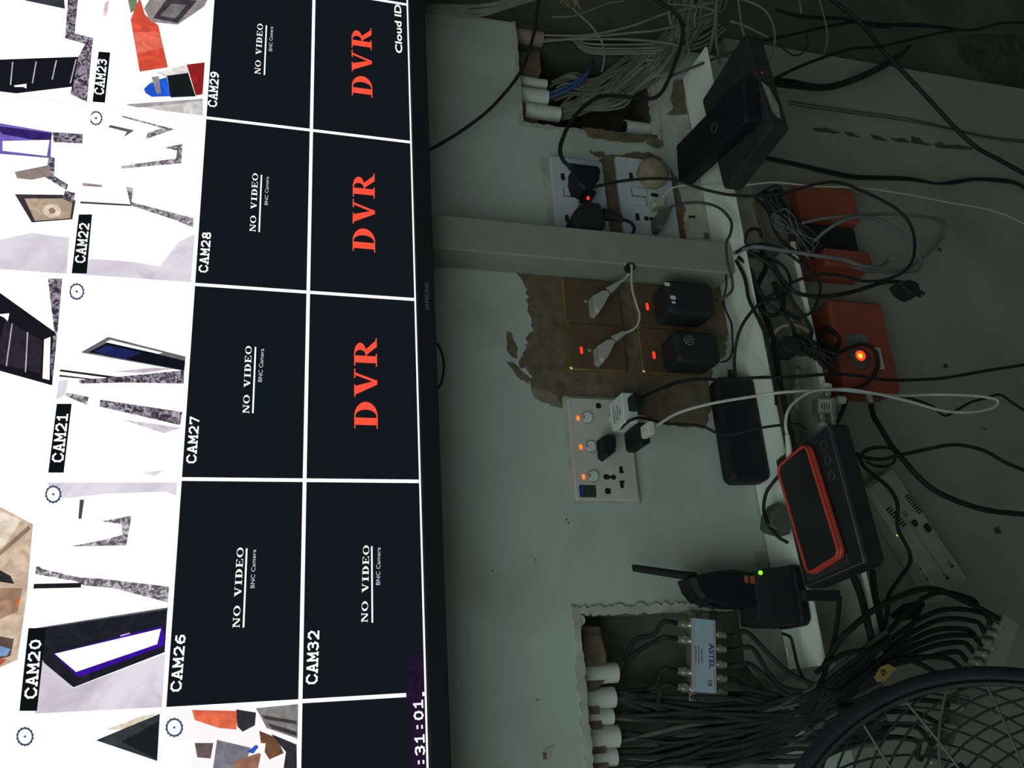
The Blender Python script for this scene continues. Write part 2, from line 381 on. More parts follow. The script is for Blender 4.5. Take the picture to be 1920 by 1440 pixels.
patch(z2([(1395, 742), (1455, 745), (1450, 772), (1430, 762), (1398, 768)]), m_dark, -.0016, 1, 2, name='wall_chip')
patch(z2([(1530, 950), (1530, 905), (1552, 892), (1575, 910), (1580, 950)]), m_mortar, -.0016, 1, 2, name='wall_chip')
patch(z2([(505, 150), (560, 170), (610, 165), (660, 200), (640, 222), (560, 205), (515, 185)]), m_mortar, -.001, 2, 3)
patch(z2([(455, -10), (640, 10), (800, 30), (1000, 10), (1160, 30), (1170, 110), (1080, 130), (1010, 80), (800, 75), (640, 55), (520, 35)]), m_mortar, -.001, 2, 3)
patch(z1([(800, 1165), (880, 1160), (1040, 1190), (1200, 1200), (1330, 1220), (1540, 1280), (1540, 1325), (1470, 1330), (1400, 1280), (1200, 1285), (1040, 1260), (870, 1230)]), m_mortar, -.004, 2, 3)
patch(z1([(1560, 1250), (1450, 1220), (1450, 800), (1640, 690), (1760, 720), (1800, 1230)]), m_cream, -.001, 2, 3)
patch(z1([(1640, 740), (1730, 715), (1765, 1030), (1590, 1035), (1640, 960), (1615, 880)]), m_mortar, -.002, 2, 3)
patch([(1010, 298), (1027, 297), (1046, 440), (1030, 440), (1022, 370)], m_cream, -.001, 1, 3)
patch([(1015, 1412), (1022, 1404), (1040, 1396), (1032, 1420), (1022, 1428)], m_cream, -.001, 1, 3, name='wall_chip')
patch([(1017, 1411), (1024, 1411), (1024, 1424), (1018, 1424)], m_mortar, -.0016, 1, 2, name='wall_chip')
patch([(1414, 1040), (1420, 1032), (1430, 1034), (1436, 1044), (1434, 1056), (1426, 1061), (1417, 1056)], m_trayin, -.001, 1, 2, name='wall_chip')
patch([(1385, 1144), (1445, 1150), (1500, 1230), (1490, 1262), (1440, 1300), (1395, 1240)], m_walllow, -.001, 3, 3)
for (x, y) in ((1062, 974), (1004, 1050), (924, 1070), (1066, 980), (1008, 1312)):
    patch([(x - 1.4, y - 1.4), (x + 1.4, y - .7), (x + 1, y + 2), (x - 1, y + 1.4)], m_dirt, -.0005, .5, 2, name='wall_speck')
# lower wall: broken crack line and chips
for q in ([(1524, 241), (1545, 240), (1575, 249), (1560, 250), (1530, 246)], [(1582, 248), (1595, 249), (1614, 258), (1596, 256)], [(1632, 252), (1650, 257), (1664, 264), (1640, 262)],
          [(1670, 259), (1690, 259), (1706, 267), (1680, 266)], [(1708, 256), (1722, 259), (1734, 268), (1748, 272), (1720, 270), (1708, 268)], [(1752, 270), (1762, 267), (1775, 273), (1800, 272), (1826, 280), (1790, 279), (1755, 276)]):
    patch(q, m_dirt, -.0012, 1.5, 3, wlow, 'plaster_chip')
for q in ([(1768, 684), (1775, 682), (1778, 688), (1771, 691)], [(1862, 990), (1872, 986), (1878, 1000), (1866, 1000)], [(1758, 463), (1763, 466), (1765, 471), (1760, 470)], [(1834, 805), (1850, 803), (1850, 806)]):
    patch(q, m_dirt, -.0008, 1, 2, wlow, 'wall_speck')
patch([(1795, 70), (1950, 60), (1950, 190), (1890, 182), (1850, 150), (1800, 112)], m_dirt, -.0012, 5, 4, wr, Y0=.03)

# ------------------------------------------------------------------ television
YS = -0.10; TW = 1.4336; TH = TW * 9 / 16; TZ = 1.2
cw, chh = TW / 6, TH / 6
tv = thing('television', (TW / 2, -0.05, TZ), 'large wall-mounted flat television showing a grid of camera pictures', 'television')
b = MB(wallm(TW / 2, TZ + TH / 2 - .003, -.05)); b.rbox(TW + .036, TH + .042, .046, .006, .002); b.build('rear_shell', m_bezel, tv)
b = MB()
for (x0, x1, z0, z1) in ((-.018, TW + .018, TZ - .0245, TZ - .0015), (-.018, TW + .018, TZ + TH, TZ + TH + .018), (-.018, 0, TZ - .0015, TZ + TH), (TW, TW + .018, TZ - .0015, TZ + TH)):
    bb = MB(wallm((x0 + x1) / 2, (z0 + z1) / 2, -.096)); bb.rbox(x1 - x0, z1 - z0, .009, .002, .0015); k = len(b.v); b.v += bb.v; b.f += [[i + k for i in f] for f in bb.f]; b.mi += bb.mi; b.smooth += bb.smooth
bez = b.build('bezel', m_bezel, tv)
b = MB(); b.box((TW / 2 - .25, -.05, TZ + .2), (TW / 2 + .25, -.0, TZ + .6)); b.build('wall_mount', m_black2, tv)
b = MB(); b.box((0, YS, TZ - .0015), (TW, YS + .003, TZ + TH)); scr = b.build('screen', mat('screen_glass', (.006, .008, .010), .25), tv)
b = MB(); put_text(b, sans('SAMSUNG', .015), at(804.5, 582, -.1052), at(803.5, 530, -.1052), (0, 0, .0052), (0, -.0002, 0)); b.build('logo', m_greyprint, bez)
W_ = (255, 255, 255); BK = (19, 25, 30); MBL = marble('dark_marble_picture', lin((58, 50, 62)), lin((200, 190, 205)), 160)
MBL2 = marble('grey_marble_picture', lin((95, 88, 96)), lin((225, 220, 226)), 160)
MFL = marble('pale_marble_picture', lin((228, 222, 232)), lin((196, 188, 202)), 14)
def tile(c, r, base, polys, extra=None):
    """c column 0..5 from the left, r row 0..5 from the bottom"""
    x0, x1, z0, z1 = c * cw + .0021, (c + 1) * cw - .0021, TZ + r * chh + .0021, TZ + (r + 1) * chh - .0021
    ms = [screen_col(base)]; b = MB(); b.add([(x0, YS - .0003, z0), (x1, YS - .0003, z0), (x1, YS - .0003, z1), (x0, YS - .0003, z1)], [(0, 1, 2, 3)])
    from mathutils.geometry import tessellate_polygon
    for k, (col, pl) in enumerate(polys):
        m_ = col if not isinstance(col, tuple) else screen_col(col)
        if m_ not in ms: ms.append(m_)
        b.cur = ms.index(m_); Y = YS - .00045 - .00008 * k
        P = [at(x, y, YS) for x, y in pl]
        P = [Vector((min(max(p.x, x0), x1), Y, min(max(p.z, z0), z1))) for p in P]
        b.add(P, [t for t in tessellate_polygon([[Vector((p.x, p.z, 0)) for p in P]])])
    return b.build('video_tile', ms, scr)
def logo(x, y, r):
    out = [((66, 84, 122), [(x + (r + (1.2 if k % 2 else -.6)) * math.cos(k * math.pi / 14), y + (r * 1.1 + (1.2 if k % 2 else -.6)) * math.sin(k * math.pi / 14)) for k in range(28)]),
           (W_, [(x + r * .78 * math.cos(k * math.pi / 12), y + r * .86 * math.sin(k * math.pi / 12)) for k in range(24)]),
           ((66, 84, 122), [(x + 2, y - 3), (x + 2, y + 3), (x - 4, y)])]
    return out
def ln(x0, y0, x1, y1, wd=2.5, col=(190, 182, 192)):
    L = math.hypot(x1 - x0, y1 - y0); nx, ny = -(y1 - y0) / L * wd / 2, (x1 - x0) / L * wd / 2
    return (col, [(x0 + nx, y0 + ny), (x1 + nx, y1 + ny), (x1 - nx, y1 - ny), (x0 - nx, y0 - ny)])
def lab(p): return ((15, 20, 22), p)
# row 4 (CAM20..23), upper is row index 2
tile(4, 2, W_, [((240, 205, 205), [(188, 5), (205, 0), (200, 30), (186, 30)]), ((120, 140, 110), [(240, 0), (257, -5), (257, 18), (245, 25)]),
    ((222, 84, 62), [(245, 37), (262, -5), (272, 28), (297, 48), (315, 127), (262, 135)]), ((238, 110, 90), [(251, 60), (300, 62), (306, 90), (256, 102)]),
    ((150, 140, 140), [(270, 17), (283, -5), (392, -5), (383, 13), (333, 47), (283, 42)]), ((62, 60, 64), [(287, 35), (315, -4), (370, 2), (333, 44)]), ((120, 116, 118), [(300, 30), (322, 8), (350, 10), (328, 36)]),
    ((210, 205, 205), [(240, 196), (380, 186), (382, 222), (300, 214)]), ((170, 165, 168), [(235, 197), (380, 186), (380, 190), (260, 203)]),
    ((150, 36, 38), [(350, 122), (384, 118), (380, 178), (367, 180)]), ((235, 225, 225), [(292, 138), (350, 122), (356, 140), (312, 146)]), ((24, 30, 30), [(313, 143), (353, 138), (367, 182), (320, 184)]),
    ((36, 92, 215), [(270, 168), (280, 158), (292, 152), (313, 146), (320, 182), (285, 183), (273, 176)]), ((150, 140, 150), [(284, 146), (298, 144), (302, 176), (294, 178)]),
    lab([(183, 98), (207, 100), (197, 194), (172, 192)])])
tile(3, 2, W_, logo(180, 222, 12) + [((232, 229, 230), [(192, 206), (380, 228), (373, 272), (327, 243), (230, 214)]), ((96, 92, 95), [(203, 239), (207, 235), (252, 245), (232, 258), (238, 248)]),
    (MBL2, [(228, 217), (327, 243), (273, 262), (277, 250), (304, 241), (228, 220)]), (MBL2, [(307, 278), (343, 270), (340, 307), (250, 315), (252, 308), (330, 298), (332, 283)]), ((185, 180, 182), [(228, 312), (250, 309), (250, 316), (228, 317)]),
    ((165, 146, 142), [(150, 343), (193, 348), (190, 352), (150, 349)]), ((78, 72, 76), [(146, 378), (247, 384), (257, 388), (146, 382)]), (MBL2, [(237, 352), (250, 353), (247, 380), (363, 410), (363, 428), (327, 413), (245, 386)]),
    (MFL, [(335, 455), (366, 440), (358, 532), (130, 514), (170, 486), (250, 492), (300, 500)]), lab([(145, 403), (173, 403), (163, 514), (131, 513)])])
tile(2, 2, W_, logo(144, 547, 14) + [((205, 192, 206), [(210, 697), (287, 690), (340, 690), (267, 700)]), ((108, 108, 114), [(152, 661), (203, 632), (348, 669), (346, 696), (160, 663)]), ((18, 19, 30), [(166, 661), (203, 642), (347, 677), (345, 695)]), ((30, 40, 92), [(177, 660), (200, 648), (267, 662), (233, 674)]),
    (W_, [(198, 642), (207, 638), (305, 662), (297, 664)]), ((40, 35, 44), [(110, 693), (220, 707), (210, 710), (110, 697)]), ((70, 62, 72), [(110, 703), (175, 711), (175, 713), (110, 707)]),
    (MBL, [(148, 713), (213, 708), (345, 695), (345, 720), (233, 718), (150, 720)]), (MBL, [(188, 750), (342, 773), (338, 798), (187, 763)]), (MBL2, [(125, 737), (167, 745), (163, 760), (123, 743)]), (MFL, [(107, 715), (128, 712), (123, 740), (105, 750)]),
    ((214, 204, 216), [(227, 787), (300, 797), (340, 803), (307, 813)]), ((220, 214, 222), [(267, 887), (310, 882), (290, 893)]), lab([(107, 758), (135, 758), (120, 887), (91, 887)])])
tile(1, 2, W_, [(MFL, [(83, 905), (334, 905), (330, 930), (312, 922), (200, 926), (117, 935)])] + logo(100, 927, 15) + [((86, 80, 88), [(150, 937), (158, 937), (153, 973), (147, 973)]),
    (MBL2, [(190, 978), (247, 967), (237, 1023), (130, 1025), (193, 1013), (230, 1003), (228, 983)]), (MBL2, [(63, 1063), (73, 1062), (80, 1067), (150, 1083), (187, 1085), (317, 1100), (315, 1130), (213, 1103), (157, 1098), (143, 1090), (63, 1077)]),
    ((34, 32, 40), [(60, 1095), (153, 1093), (152, 1102), (60, 1104)]), (MFL, [(70, 1210), (137, 1290), (312, 1225), (306, 1330), (66, 1338)]), ((95, 95, 104), [(50, 1180), (315, 1139), (314, 1146), (52, 1184)]), ((33, 34, 42), [(50, 1182), (314, 1143), (309, 1223), (138, 1289), (83, 1243)]),
    ((60, 20, 165), [(100, 1226), (304, 1174), (309, 1195), (307, 1211), (148, 1270), (140, 1263)]), ((252, 240, 255), [(103, 1226), (302, 1179), (295, 1208), (143, 1260)]), ((190, 150, 220), [(226, 1191), (244, 1186), (244, 1189), (226, 1194)]), lab([(52, 1178), (87, 1178), (70, 1333), (37, 1333)])])
tile(0, 2, W_, logo(47, 1381, 16) + [((226, 216, 190), [(198, 1368), (267, 1342), (296, 1338), (233, 1368)]), ((52, 56, 60), [(180, 1388), (300, 1338), (295, 1427)]), ((28, 34, 36), [(228, 1391), (298, 1352), (294, 1424)])])
tile(0, 1, (228, 226, 227), [((228, 108, 76), [(360, 1328), (447, 1333), (443, 1368), (410, 1365), (365, 1350)]), ((52, 52, 58), [(443, 1330), (480, 1336), (478, 1360), (455, 1372), (445, 1362)]), ((128, 126, 124), [(480, 1328), (562, 1320), (558, 1385), (500, 1365)]), ((64, 64, 66), [(490, 1340), (556, 1352), (556, 1358), (495, 1348)]), ((60, 60, 62), [(500, 1355), (556, 1372), (556, 1380), (510, 1366)]),
    ((236, 234, 234), [(310, 1390), (370, 1385), (355, 1450), (300, 1450)]), ((100, 84, 86), [(365, 1393), (400, 1393), (395, 1422), (370, 1420)]), ((122, 120, 132), [(407, 1387), (470, 1402), (455, 1450), (398, 1450)]), ((150, 108, 90), [(440, 1427), (490, 1410), (482, 1450), (436, 1450)]), ((40, 84, 196), [(463, 1410), (480, 1396), (485, 1400), (475, 1413)]),
    ((112, 78, 56), [(486, 1370), (520, 1384), (532, 1412), (505, 1424), (490, 1400)]), ((240, 236, 232), [(484, 1393), (498, 1394), (495, 1416), (485, 1412)]), ((50, 50, 54), [(508, 1376), (556, 1396), (558, 1450), (530, 1450), (536, 1410)])] + logo(327, 1364, 16))
tile(1, 1, BK, []); tile(2, 1, BK, []); tile(3, 1, BK, []); tile(4, 1, BK, []); tile(5, 1, BK, [])
DP = (34, 20, 44)
tile(0, 0, BK, [(DP, [(767, 1303), (796, 1303), (806, 1500), (775, 1500)])]); tile(1, 0, BK, [(DP, [(767, 1227), (794, 1227), (797, 1304), (768, 1304)])]); tile(2, 0, BK, []); tile(3, 0, BK, []); tile(4, 0, BK, [(DP, [(737, -10), (761, -10), (760, 17), (738, 17)])]); tile(5, 0, BK, [(DP, [(737, -60), (761, -60), (760, 0), (738, 0)])])
tile(5, 2, W_, [])
# row 3
tile(4, 3, W_, [((58, 58, 68), [(25, -6), (120, -6), (122, 17), (50, 2)]), (MBL, [(128, -6), (147, -6), (140, 63), (175, 72), (173, 90), (163, 193), (132, 177), (147, 107), (160, 83), (122, 72)]), ((24, 24, 32), [(-20, 113), (147, 107), (137, 163), (30, 180), (-20, 177)]),
    ln(24, 117, 20, 160), ln(68, 116, 61, 157), ln(106, 114, 98, 150), ln(143, 112, 132, 157), ((235, 230, 235), [(27, 161), (50, 158), (50, 167), (44, 164), (27, 164)])])
tile(3, 3, W_, [((118, 98, 190), [(-20, 228), (97, 248), (95, 297), (-20, 287)]), ((54, 36, 104), [(-10, 236), (98, 250), (96, 263), (60, 262), (5, 252)]), (W_, [(5, 265), (93, 263), (88, 293), (5, 283)]), (MBL, [(98, 248), (155, 252), (155, 270), (101, 267)]), (MBL, [(92, 293), (103, 297), (102, 330), (128, 347), (125, 357), (85, 333)]),
    ((150, 134, 130), [(28, 323), (93, 310), (97, 330), (60, 338), (32, 335)]), (MFL, [(-20, 455), (60, 437), (130, 447), (125, 515), (-20, 508)]), ((62, 56, 58), [(28, 365), (117, 366), (142, 377), (136, 412), (60, 418)]), ((186, 164, 142), [(46, 373), (116, 373), (136, 381), (132, 410), (66, 415)]), ((226, 208, 188), [(98 + 17 * math.cos(k * .5), 396 + 13 * math.sin(k * .5)) for k in range(12)]), ((150, 122, 98), [(98 + 7 * math.cos(k), 396 + 6 * math.sin(k)) for k in range(6)]),
    (MBL, [(123, 358), (141, 363), (139, 380), (117, 373)])])
tile(2, 3, W_, [((25, 23, 32), [(-20, 535), (103, 623), (107, 630), (98, 723), (-20, 690)]), ((44, 40, 52), [(10, 600), (80, 640), (76, 700), (-10, 680)]), ln(23, 607, 12, 687), ln(52, 623, 48, 698), ((250, 240, 240), [(83, 637), (95, 632), (93, 713), (80, 710)]), ((240, 236, 240), [(-5, 590), (18, 588), (15, 603), (8, 596)]),
    (MBL, [(90, 523), (117, 523), (108, 627), (102, 623)]), (MBL, [(100, 630), (108, 630), (103, 657), (98, 720), (95, 680)])])
tile(1, 3, W_, [((206, 182, 160), [(-20, 940), (62, 983), (50, 1123), (33, 1237), (-20, 1260)]), ((232, 214, 196), [(-20, 950), (40, 975), (10, 1020), (-20, 1040)]), ((150, 124, 104), [(-20, 1050), (53, 986), (58, 992), (-20, 1060)]), ((48, 44, 50), [(-20, 1058), (20, 1080), (27, 1095), (-20, 1088)]), ((164, 130, 106), [(-20, 1103), (43, 1103), (33, 1147), (-20, 1170)]),
    ((222, 118, 58), [(27, 1118), (37, 1127), (33, 1142)]), ((96, 78, 72), [(-20, 1190), (27, 1198), (20, 1230), (-20, 1244)]), ((130, 162, 214), [(-20, 1205), (20, 1217), (13, 1230), (-20, 1230)]), ((190, 90, 70), [(-20, 1236), (14, 1236), (0, 1248)])])
tile(0, 3, W_, []); tile(5, 3, W_, [])
for r in (4, 5):
    for c in range(6): tile(c, r, (230, 229, 232) if (c + r) % 2 else (250, 250, 250), [])
# white separators
GL = emit('grid_white', (1, 1, 1), 1.1)
def bar(x0, x1, z0, z1, m=GL, Y=YS - .0006, par=scr, name='grid_line'):
    b = MB(); b.add([(x0, Y, z0), (x1, Y, z0), (x1, Y, z1), (x0, Y, z1)], [(0, 1, 2, 3)]); return b.build(name, m, par)
for c in range(1, 6): bar(c * cw - .0021, c * cw + .0021, TZ, TZ + TH)
for r in range(1, 6): bar(0, TW, TZ + r * chh - .0021, TZ + r * chh + .0021)
bar(0, TW, TZ - .0005, TZ + .0016)
bar(cw - .006, cw + .006, TZ + .0042, TZ + .0220, screen_col((34, 20, 44)), YS - .0008, scr, 'clock_strip')
# screen writing
TXW = emit('screen_text_white', (1, 1, 1), 1.05); TXR = emit('screen_text_red', (1.0, 0.085, 0.045), 1.0)
def stext(polys, a, e, hpx, m, name='screen_text'):
    A, B_ = at(*a, YS), at(*e, YS); h = (at(a[0] - hpx, a[1], YS) - A).length
    b = MB(); put_text(b, polys, A, B_, (0, 0, h), (0, -.0018, 0)); return b.build(name, m, scr)
for t, a, e, h in (('CAM26', (338, 1297), (347, 1190), 17), ('CAM20', (67, 1310), (77, 1199), 19), ('CAM21', (117, 868), (127, 777), 18), ('CAM22', (158, 495), (167, 420), 16), ('CAM23', (193, 180), (200, 113), 15),
                   ('CAM27', (366, 870), (373, 782), 15.5), ('CAM28', (388, 513), (395, 437), 14.5), ('CAM29', (405, 203), (410, 137), 14), ('CAM32', (593, 1283), (597, 1182), 18)):
    stext(mono(t), a, e, h, TXW)
stext(mono('0:31:01'), (797, 1460), (791, 1312), 16, TXW)
stext(sans('Cloud ID:', .02), (753.5, 102), (751, 6), 12, TXW)
for a, e, h in (((449, 1177), (457, 1027), 13), ((689, 1167), (692, 1023), 12), ((467, 776), (472, 650), 12), ((479, 436), (484, 327), 11), ((488, 141), (493, 47), 10.5)):
    stext(serif('NO VIDEO', .8), a, e, h, TXW)
for (x0, y0, x1, y1) in ((456, 1177, 463, 1029), (697, 1168, 697, 1025), (474, 776, 479, 652), (486, 437, 490, 330), (496, 143, 499, 50)):
    A, B_ = at(x0, y0, YS), at(x1, y1, YS); z = (A.z + B_.z) / 2; bar(A.x, B_.x, z - .0009, z + .0009, TXW, YS - .0026, scr, 'underline')
for a, e in (((477, 1103), (480, 1031)), ((712, 1097), (713, 1027)), ((491, 717), (495, 655)), ((502, 386), (504, 333)), ((510, 98), (512, 52))):
    stext(sans('BNC Camera'), a, e, 7.5 if a[1] > 600 else 6.2, emit('screen_text_pale', (.75, .85, .95), .8))
for a, e, h in (((708, 805), (706, 635), 44), ((703, 475), (702, 327), 42), ((698, 185), (696, 55), 38)):
    stext(serif('DVR', 1.0), a, e, h, TXR)

# ------------------------------------------------------------------ vertical raceway and horizontal trunking
rw = thing('cable_raceway', (.85, 0, .70), 'grey-green painted vertical cable raceway running down from the television', 'raceway')
b = MB(wallm(.8465, .985, 0)); b.rbox(.052, .575, .052, .0015, .001); b.build('channel', m_race, rw)
b = MB(wallm(.8465, .985, -.0515)); b.rbox(.0535, .577, .005, .002, .0015); b.build('lid', m_race, rw)
b = MB(); p = at(1183, 499, -.0565); b.cyl(p, p + Vector((0, .01, 0)), .007); b.build('cable_hole', m_dark, rw)
ZF = lambda X: .672 + .022 * X
tr = thing('cable_trunking', (.75, 0, .6), 'long white open cable trunking fixed along the wall below the sockets', 'trunking')
def slab(x0, x1, Y0, Y1, zo, th, dz=0.0):
    b = MB(); v = []
    for X in (x0, x1):
        for Y in (Y0, Y1):
            for t in (0, th): v.append((X, Y, ZF(X) + zo + t - (dz * (Y - Y0))))
    b.add(v, [(0, 1, 3, 2), (4, 6, 7, 5), (0, 4, 5, 1), (2, 3, 7, 6), (0, 2, 6, 4), (1, 5, 7, 3)]); return b
slab(.245, 1.225, -.002, -.084, -.003, .0035).build('top_flange', m_tray, tr)
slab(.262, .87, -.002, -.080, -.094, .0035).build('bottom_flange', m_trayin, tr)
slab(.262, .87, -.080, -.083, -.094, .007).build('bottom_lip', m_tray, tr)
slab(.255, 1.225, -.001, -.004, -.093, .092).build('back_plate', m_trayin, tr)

# ------------------------------------------------------------------ sockets
def rect_on(par, name, m, x, y, wpx, hpx, Y, d=.0012, r=.0015, rot=0.0, ch=.0003):
    """small raised rectangle centred on a pixel of the plate (w along the wall, h up)"""
    p = at(x, y, Y); k = (p - CAM).dot(R2) / FPX; b = MB(wallm(p.x, p.z, Y, rot)); b.rbox(wpx * k / .94, hpx * k / .95, d, min(r, wpx * k * .49, hpx * k * .49), ch, 4); return b.build(name, m, par)
def socket(name, X0, X1, Z0, Z1, m, label, th=.009, r=.004):
    t = thing(name, ((X0 + X1) / 2, 0, Z0), label, 'socket')
    b = MB(wallm((X0 + X1) / 2, (Z0 + Z1) / 2, 0)); b.rbox(X1 - X0, Z1 - Z0, th, r, .0015); b.build('face_plate', m, t); return t
s1 = socket('wall_socket', .885, 1.029, .873, .962, m_bluewhite, 'upper white double socket beside the raceway with two black plugs')
for (x, y) in ((1055, 332), (1063, 410)): rect_on(s1, 'indicator_window', mat('dark_red_lens', (.022, .008, .007), .4), x, y, 14, 7, -.009)
rect_on(s1, 'earth_hole', m_dark, 1073, 334, 7, 9, -.009)
rect_on(s1, 'switch_gap', mat('grey_switch_rim', (.14, .14, .14), .5), 1071, 369.5, 34, 28, -.009, .0006)
for y in (361, 378): rect_on(s1, 'rocker_switch', m_bluewhite, 1071, y, 15, 26, -.009, .003)
s2 = socket('wall_socket', .885, 1.044, .7525, .849, m_bluewhite, 'lower white double socket beside the raceway with cream and grey plugs')
for (x, y) in ((1183, 331), (1195, 407)): rect_on(s2, 'indicator_window', mat('dark_red_lens', (.022, .008, .007), .4), x, y, 14, 7, -.009)
rect_on(s2, 'switch_gap', mat('grey_switch_rim', (.14, .14, .14), .5), 1198, 369.5, 34, 28, -.009, .0006)
for y in (361, 378): rect_on(s2, 'rocker_switch', m_bluewhite, 1198, y, 15, 26, -.009, .003)
for (x, y, a, c) in ((1212, 410, 8, 9), (1222, 411, 7, 9), (1227, 366, 7, 14)): rect_on(s2, 'pin_hole', m_dark, x, y, a, c, -.009, .001, .002)
def gold(Z0, Z1, label, leds, pins):
    t = thing('gold_socket', (.742, 0, Z0), label, 'socket')
    b = MB(wallm(.742, (Z0 + Z1) / 2, 0)); b.rbox(.1465, Z1 - Z0, .007, .006, .002); b.build('brass_frame', m_gold, t)
    for cx in (.742 + .0355, .742 - .0355):
        b = MB(wallm(cx, (Z0 + Z1) / 2, -.0068)); b.rbox(.0698, Z1 - Z0 - .0045, .0022, .003, .0006); b.build('module_panel', m_bronze, t)
    for (x, y) in leds: rect_on(t, 'indicator_lamp', e_red, x, y, 14, 5, -.009, .001, .002)
    for (x, y) in pins: rect_on(t, 'pin_hole', m_greyplug, x, y, 5, 7, -.009, .0006, .002)
    return t
g1 = gold(.869, .960, 'upper bronze double socket with brass rim holding two grey plugs', [(1090, 657)], [(1098, 565), (1108, 566), (1105, 657), (1116, 658)])
g2 = gold(.7535, .8455, 'lower bronze double socket with brass rim holding two black adapters', [(1213.5, 575), (1226, 666)], [])
t3 = socket('triple_socket', .4775, .6255, .8745, .9685, m_plate, 'dusty white triple socket with three lit orange neon lamps')
b = MB(wallm(.5515, .9215, 0)); b.rbox(.157, .104, .003, .004, .001); b.build('filler_edge', m_cream, t3)
for (x, y) in ((1083.5, 784), (1089, 838), (1094, 894)): rect_on(t3, 'neon_lamp', e_org, x, y, 9, 5, -.009, .0015, .002)
for (x, y) in ((1101, 783), (1107.5, 837.5), (1112, 893)):
    k = rect_on(t3, 'rocker_switch', mat('grey_switch_rim', (.14, .14, .14), .5), x, y, 22, 20, -.0088, .001, .007)
    rect_on(t3, 'rocker_face', m_white, x, y, 19, 17.5, -.0096, .003, .006)
    rect_on(t3, 'rocker_mark', m_redtxt, x - 6, y - 1, 6, 2.5, -.0126, .0006, .0004)
for (x, y, a, c) in ((1122, 761, 10, 10), (1139.5, 921, 11, 11), (1137, 894.5, 9, 12), (1150, 895, 9, 9), (1144, 895, 4, 8), (1164, 879, 9, 7), (1165, 885, 5, 9), (1166, 911, 9, 7), (1166, 904, 5, 10)): rect_on(t3, 'pin_hole', m_dark, x, y, a, c, -.009, .0008, .003)
st = rect_on(t3, 'sticker', mat('dark_sticker', (.03, .035, .035), .5, var=.4, scale=300), 1102, 921, 22, 32, -.009, .0005, .002)
rect_on(t3, 'sticker_print', m_bluetxt, 1091, 920, 20, 8, -.0096, .0003, .001)

# ------------------------------------------------------------------ plugs and chargers
def plug(name, label, cat, px, Yf, Yb, m, group=None, bev=.004, inset=.86):
    c = at(sum(p[0] for p in px) / len(px), sum(p[1] for p in px) / len(px), Yb)
    t = thing(name, c, label, cat, group); b = MB(); b.ppx(px, Yf, Yb, bev, inset); b.build('body', m, t); return t
def pins(t, pts, Y0, Y1, m=m_silver):
    for x, y in pts:
        p = at(x, y, Y0); b = MB(wallm(p.x, p.z, Y1)); b.rbox(.006, .004, Y1 - Y0, .0005, .0003); b.build('pin', m, t)
t = plug('power_plug', 'black moulded plug at the upper right of the upper white socket', 'plug', z2([(385, 272), (440, 268), (590, 285), (612, 320), (602, 400), (545, 480), (470, 492), (405, 455), (382, 400)]), -.045, -.009, m_black)
b = MB(); b.tube([at(1069, 312, -.045), at(1076, 315, -.04), at(1084, 318, -.035)], (.0055, .008)); b.build('strain_relief', m_black2, t)
t = plug('power_plug', 'large black round-backed plug at the lower left of the upper white socket', 'plug', z2([(440, 622), (500, 605), (600, 617), (630, 680), (650, 740), (655, 820), (620, 880), (480, 872), (410, 862), (372, 820), (355, 745), (385, 680)]), -.047, -.009, m_black2)
b = MB(); b.tube([at(1130, 402, -.035), at(1150, 406, -.035), at(1166, 412, -.035)], (.010, .005)); b.build('strain_relief', m_black2, t)
t = plug('flat_plug', 'small black flat plug between the two larger black plugs', 'plug', z2([(450, 562), (490, 495), (560, 510), (572, 535), (520, 582)]), -.03, -.009, m_black)
rect_on(t, 'indicator_lamp', e_red, 1102, 372.5, 6, 5, -.031, .003, .002)
t = thing('round_plug', at(1223, 328, -.009), 'round dusty tan taped plug on the lower white socket', 'plug')
b = MB(); p = at(1219, 332, -.009); b.lathe(p, (0, -1, 0), [(0, .024), (.012, .026), (.02, .0245), (.026, .019), (.029, .010), (.030, .001)], 22); b.build('body', mat('dusty_tan_tape', (.26, .22, .14), .85, var=.25, scale=60), t)
plug('cream_plug', 'small cream two-pin plug on the lower white socket', 'plug', z2([(1080, 620), (1115, 585), (1150, 560), (1192, 575), (1182, 640), (1100, 652)]), -.03, -.009, mat('cream_plug_plastic', (.40, .38, .28), .6))
plug('grey_plug', 'slim dark grey flat plug on the lower white socket', 'plug', z2([(1110, 730), (1150, 685), (1235, 640), (1262, 660), (1222, 760), (1162, 860), (1122, 835)]), -.032, -.009, mat('dark_grey_plug', (.085, .10, .085), .6))
t = plug('grey_plug', 'pale grey angled plug in the right half of the upper bronze socket', 'plug', z3([(725, 300), (790, 262), (840, 262), (858, 290), (800, 400), (768, 440), (735, 420)]), -.032, -.009, m_greyplug)
b = MB(); b.tube([at(1141, 545, -.028), at(1152, 537, -.03), at(1160, 531, -.032)], (.0062, .004)); b.build('strain_relief', m_greyplug, t)
t = plug('grey_plug', 'pale grey angled plug in the left half of the upper bronze socket', 'plug', z3([(765, 690), (830, 645), (880, 640), (900, 665), (840, 790), (805, 826), (772, 805)]), -.032, -.009, m_greyplug)
b = MB(); b.tube([at(1150, 636, -.028), at(1160, 630, -.03), at(1170, 624, -.032)], (.0062, .004)); b.build('strain_relief', m_greyplug, t)
def adapter(label, xa, ya, xb, yb, Yf=-.058, Yb=-.009):
    A, B_ = at(xa, ya, Yf), at(xb, yb, Yf); cx, cz = (A.x + B_.x) / 2, (A.z + B_.z) / 2
    t = thing('plug_adapter', (cx, Yb, cz), label, 'adapter')
    b = MB(wallm(cx, cz, Yb)); b.rbox(abs(A.x - B_.x), abs(A.z - B_.z), Yb - Yf, .010, .005); b.build('body', m_black2, t); return t
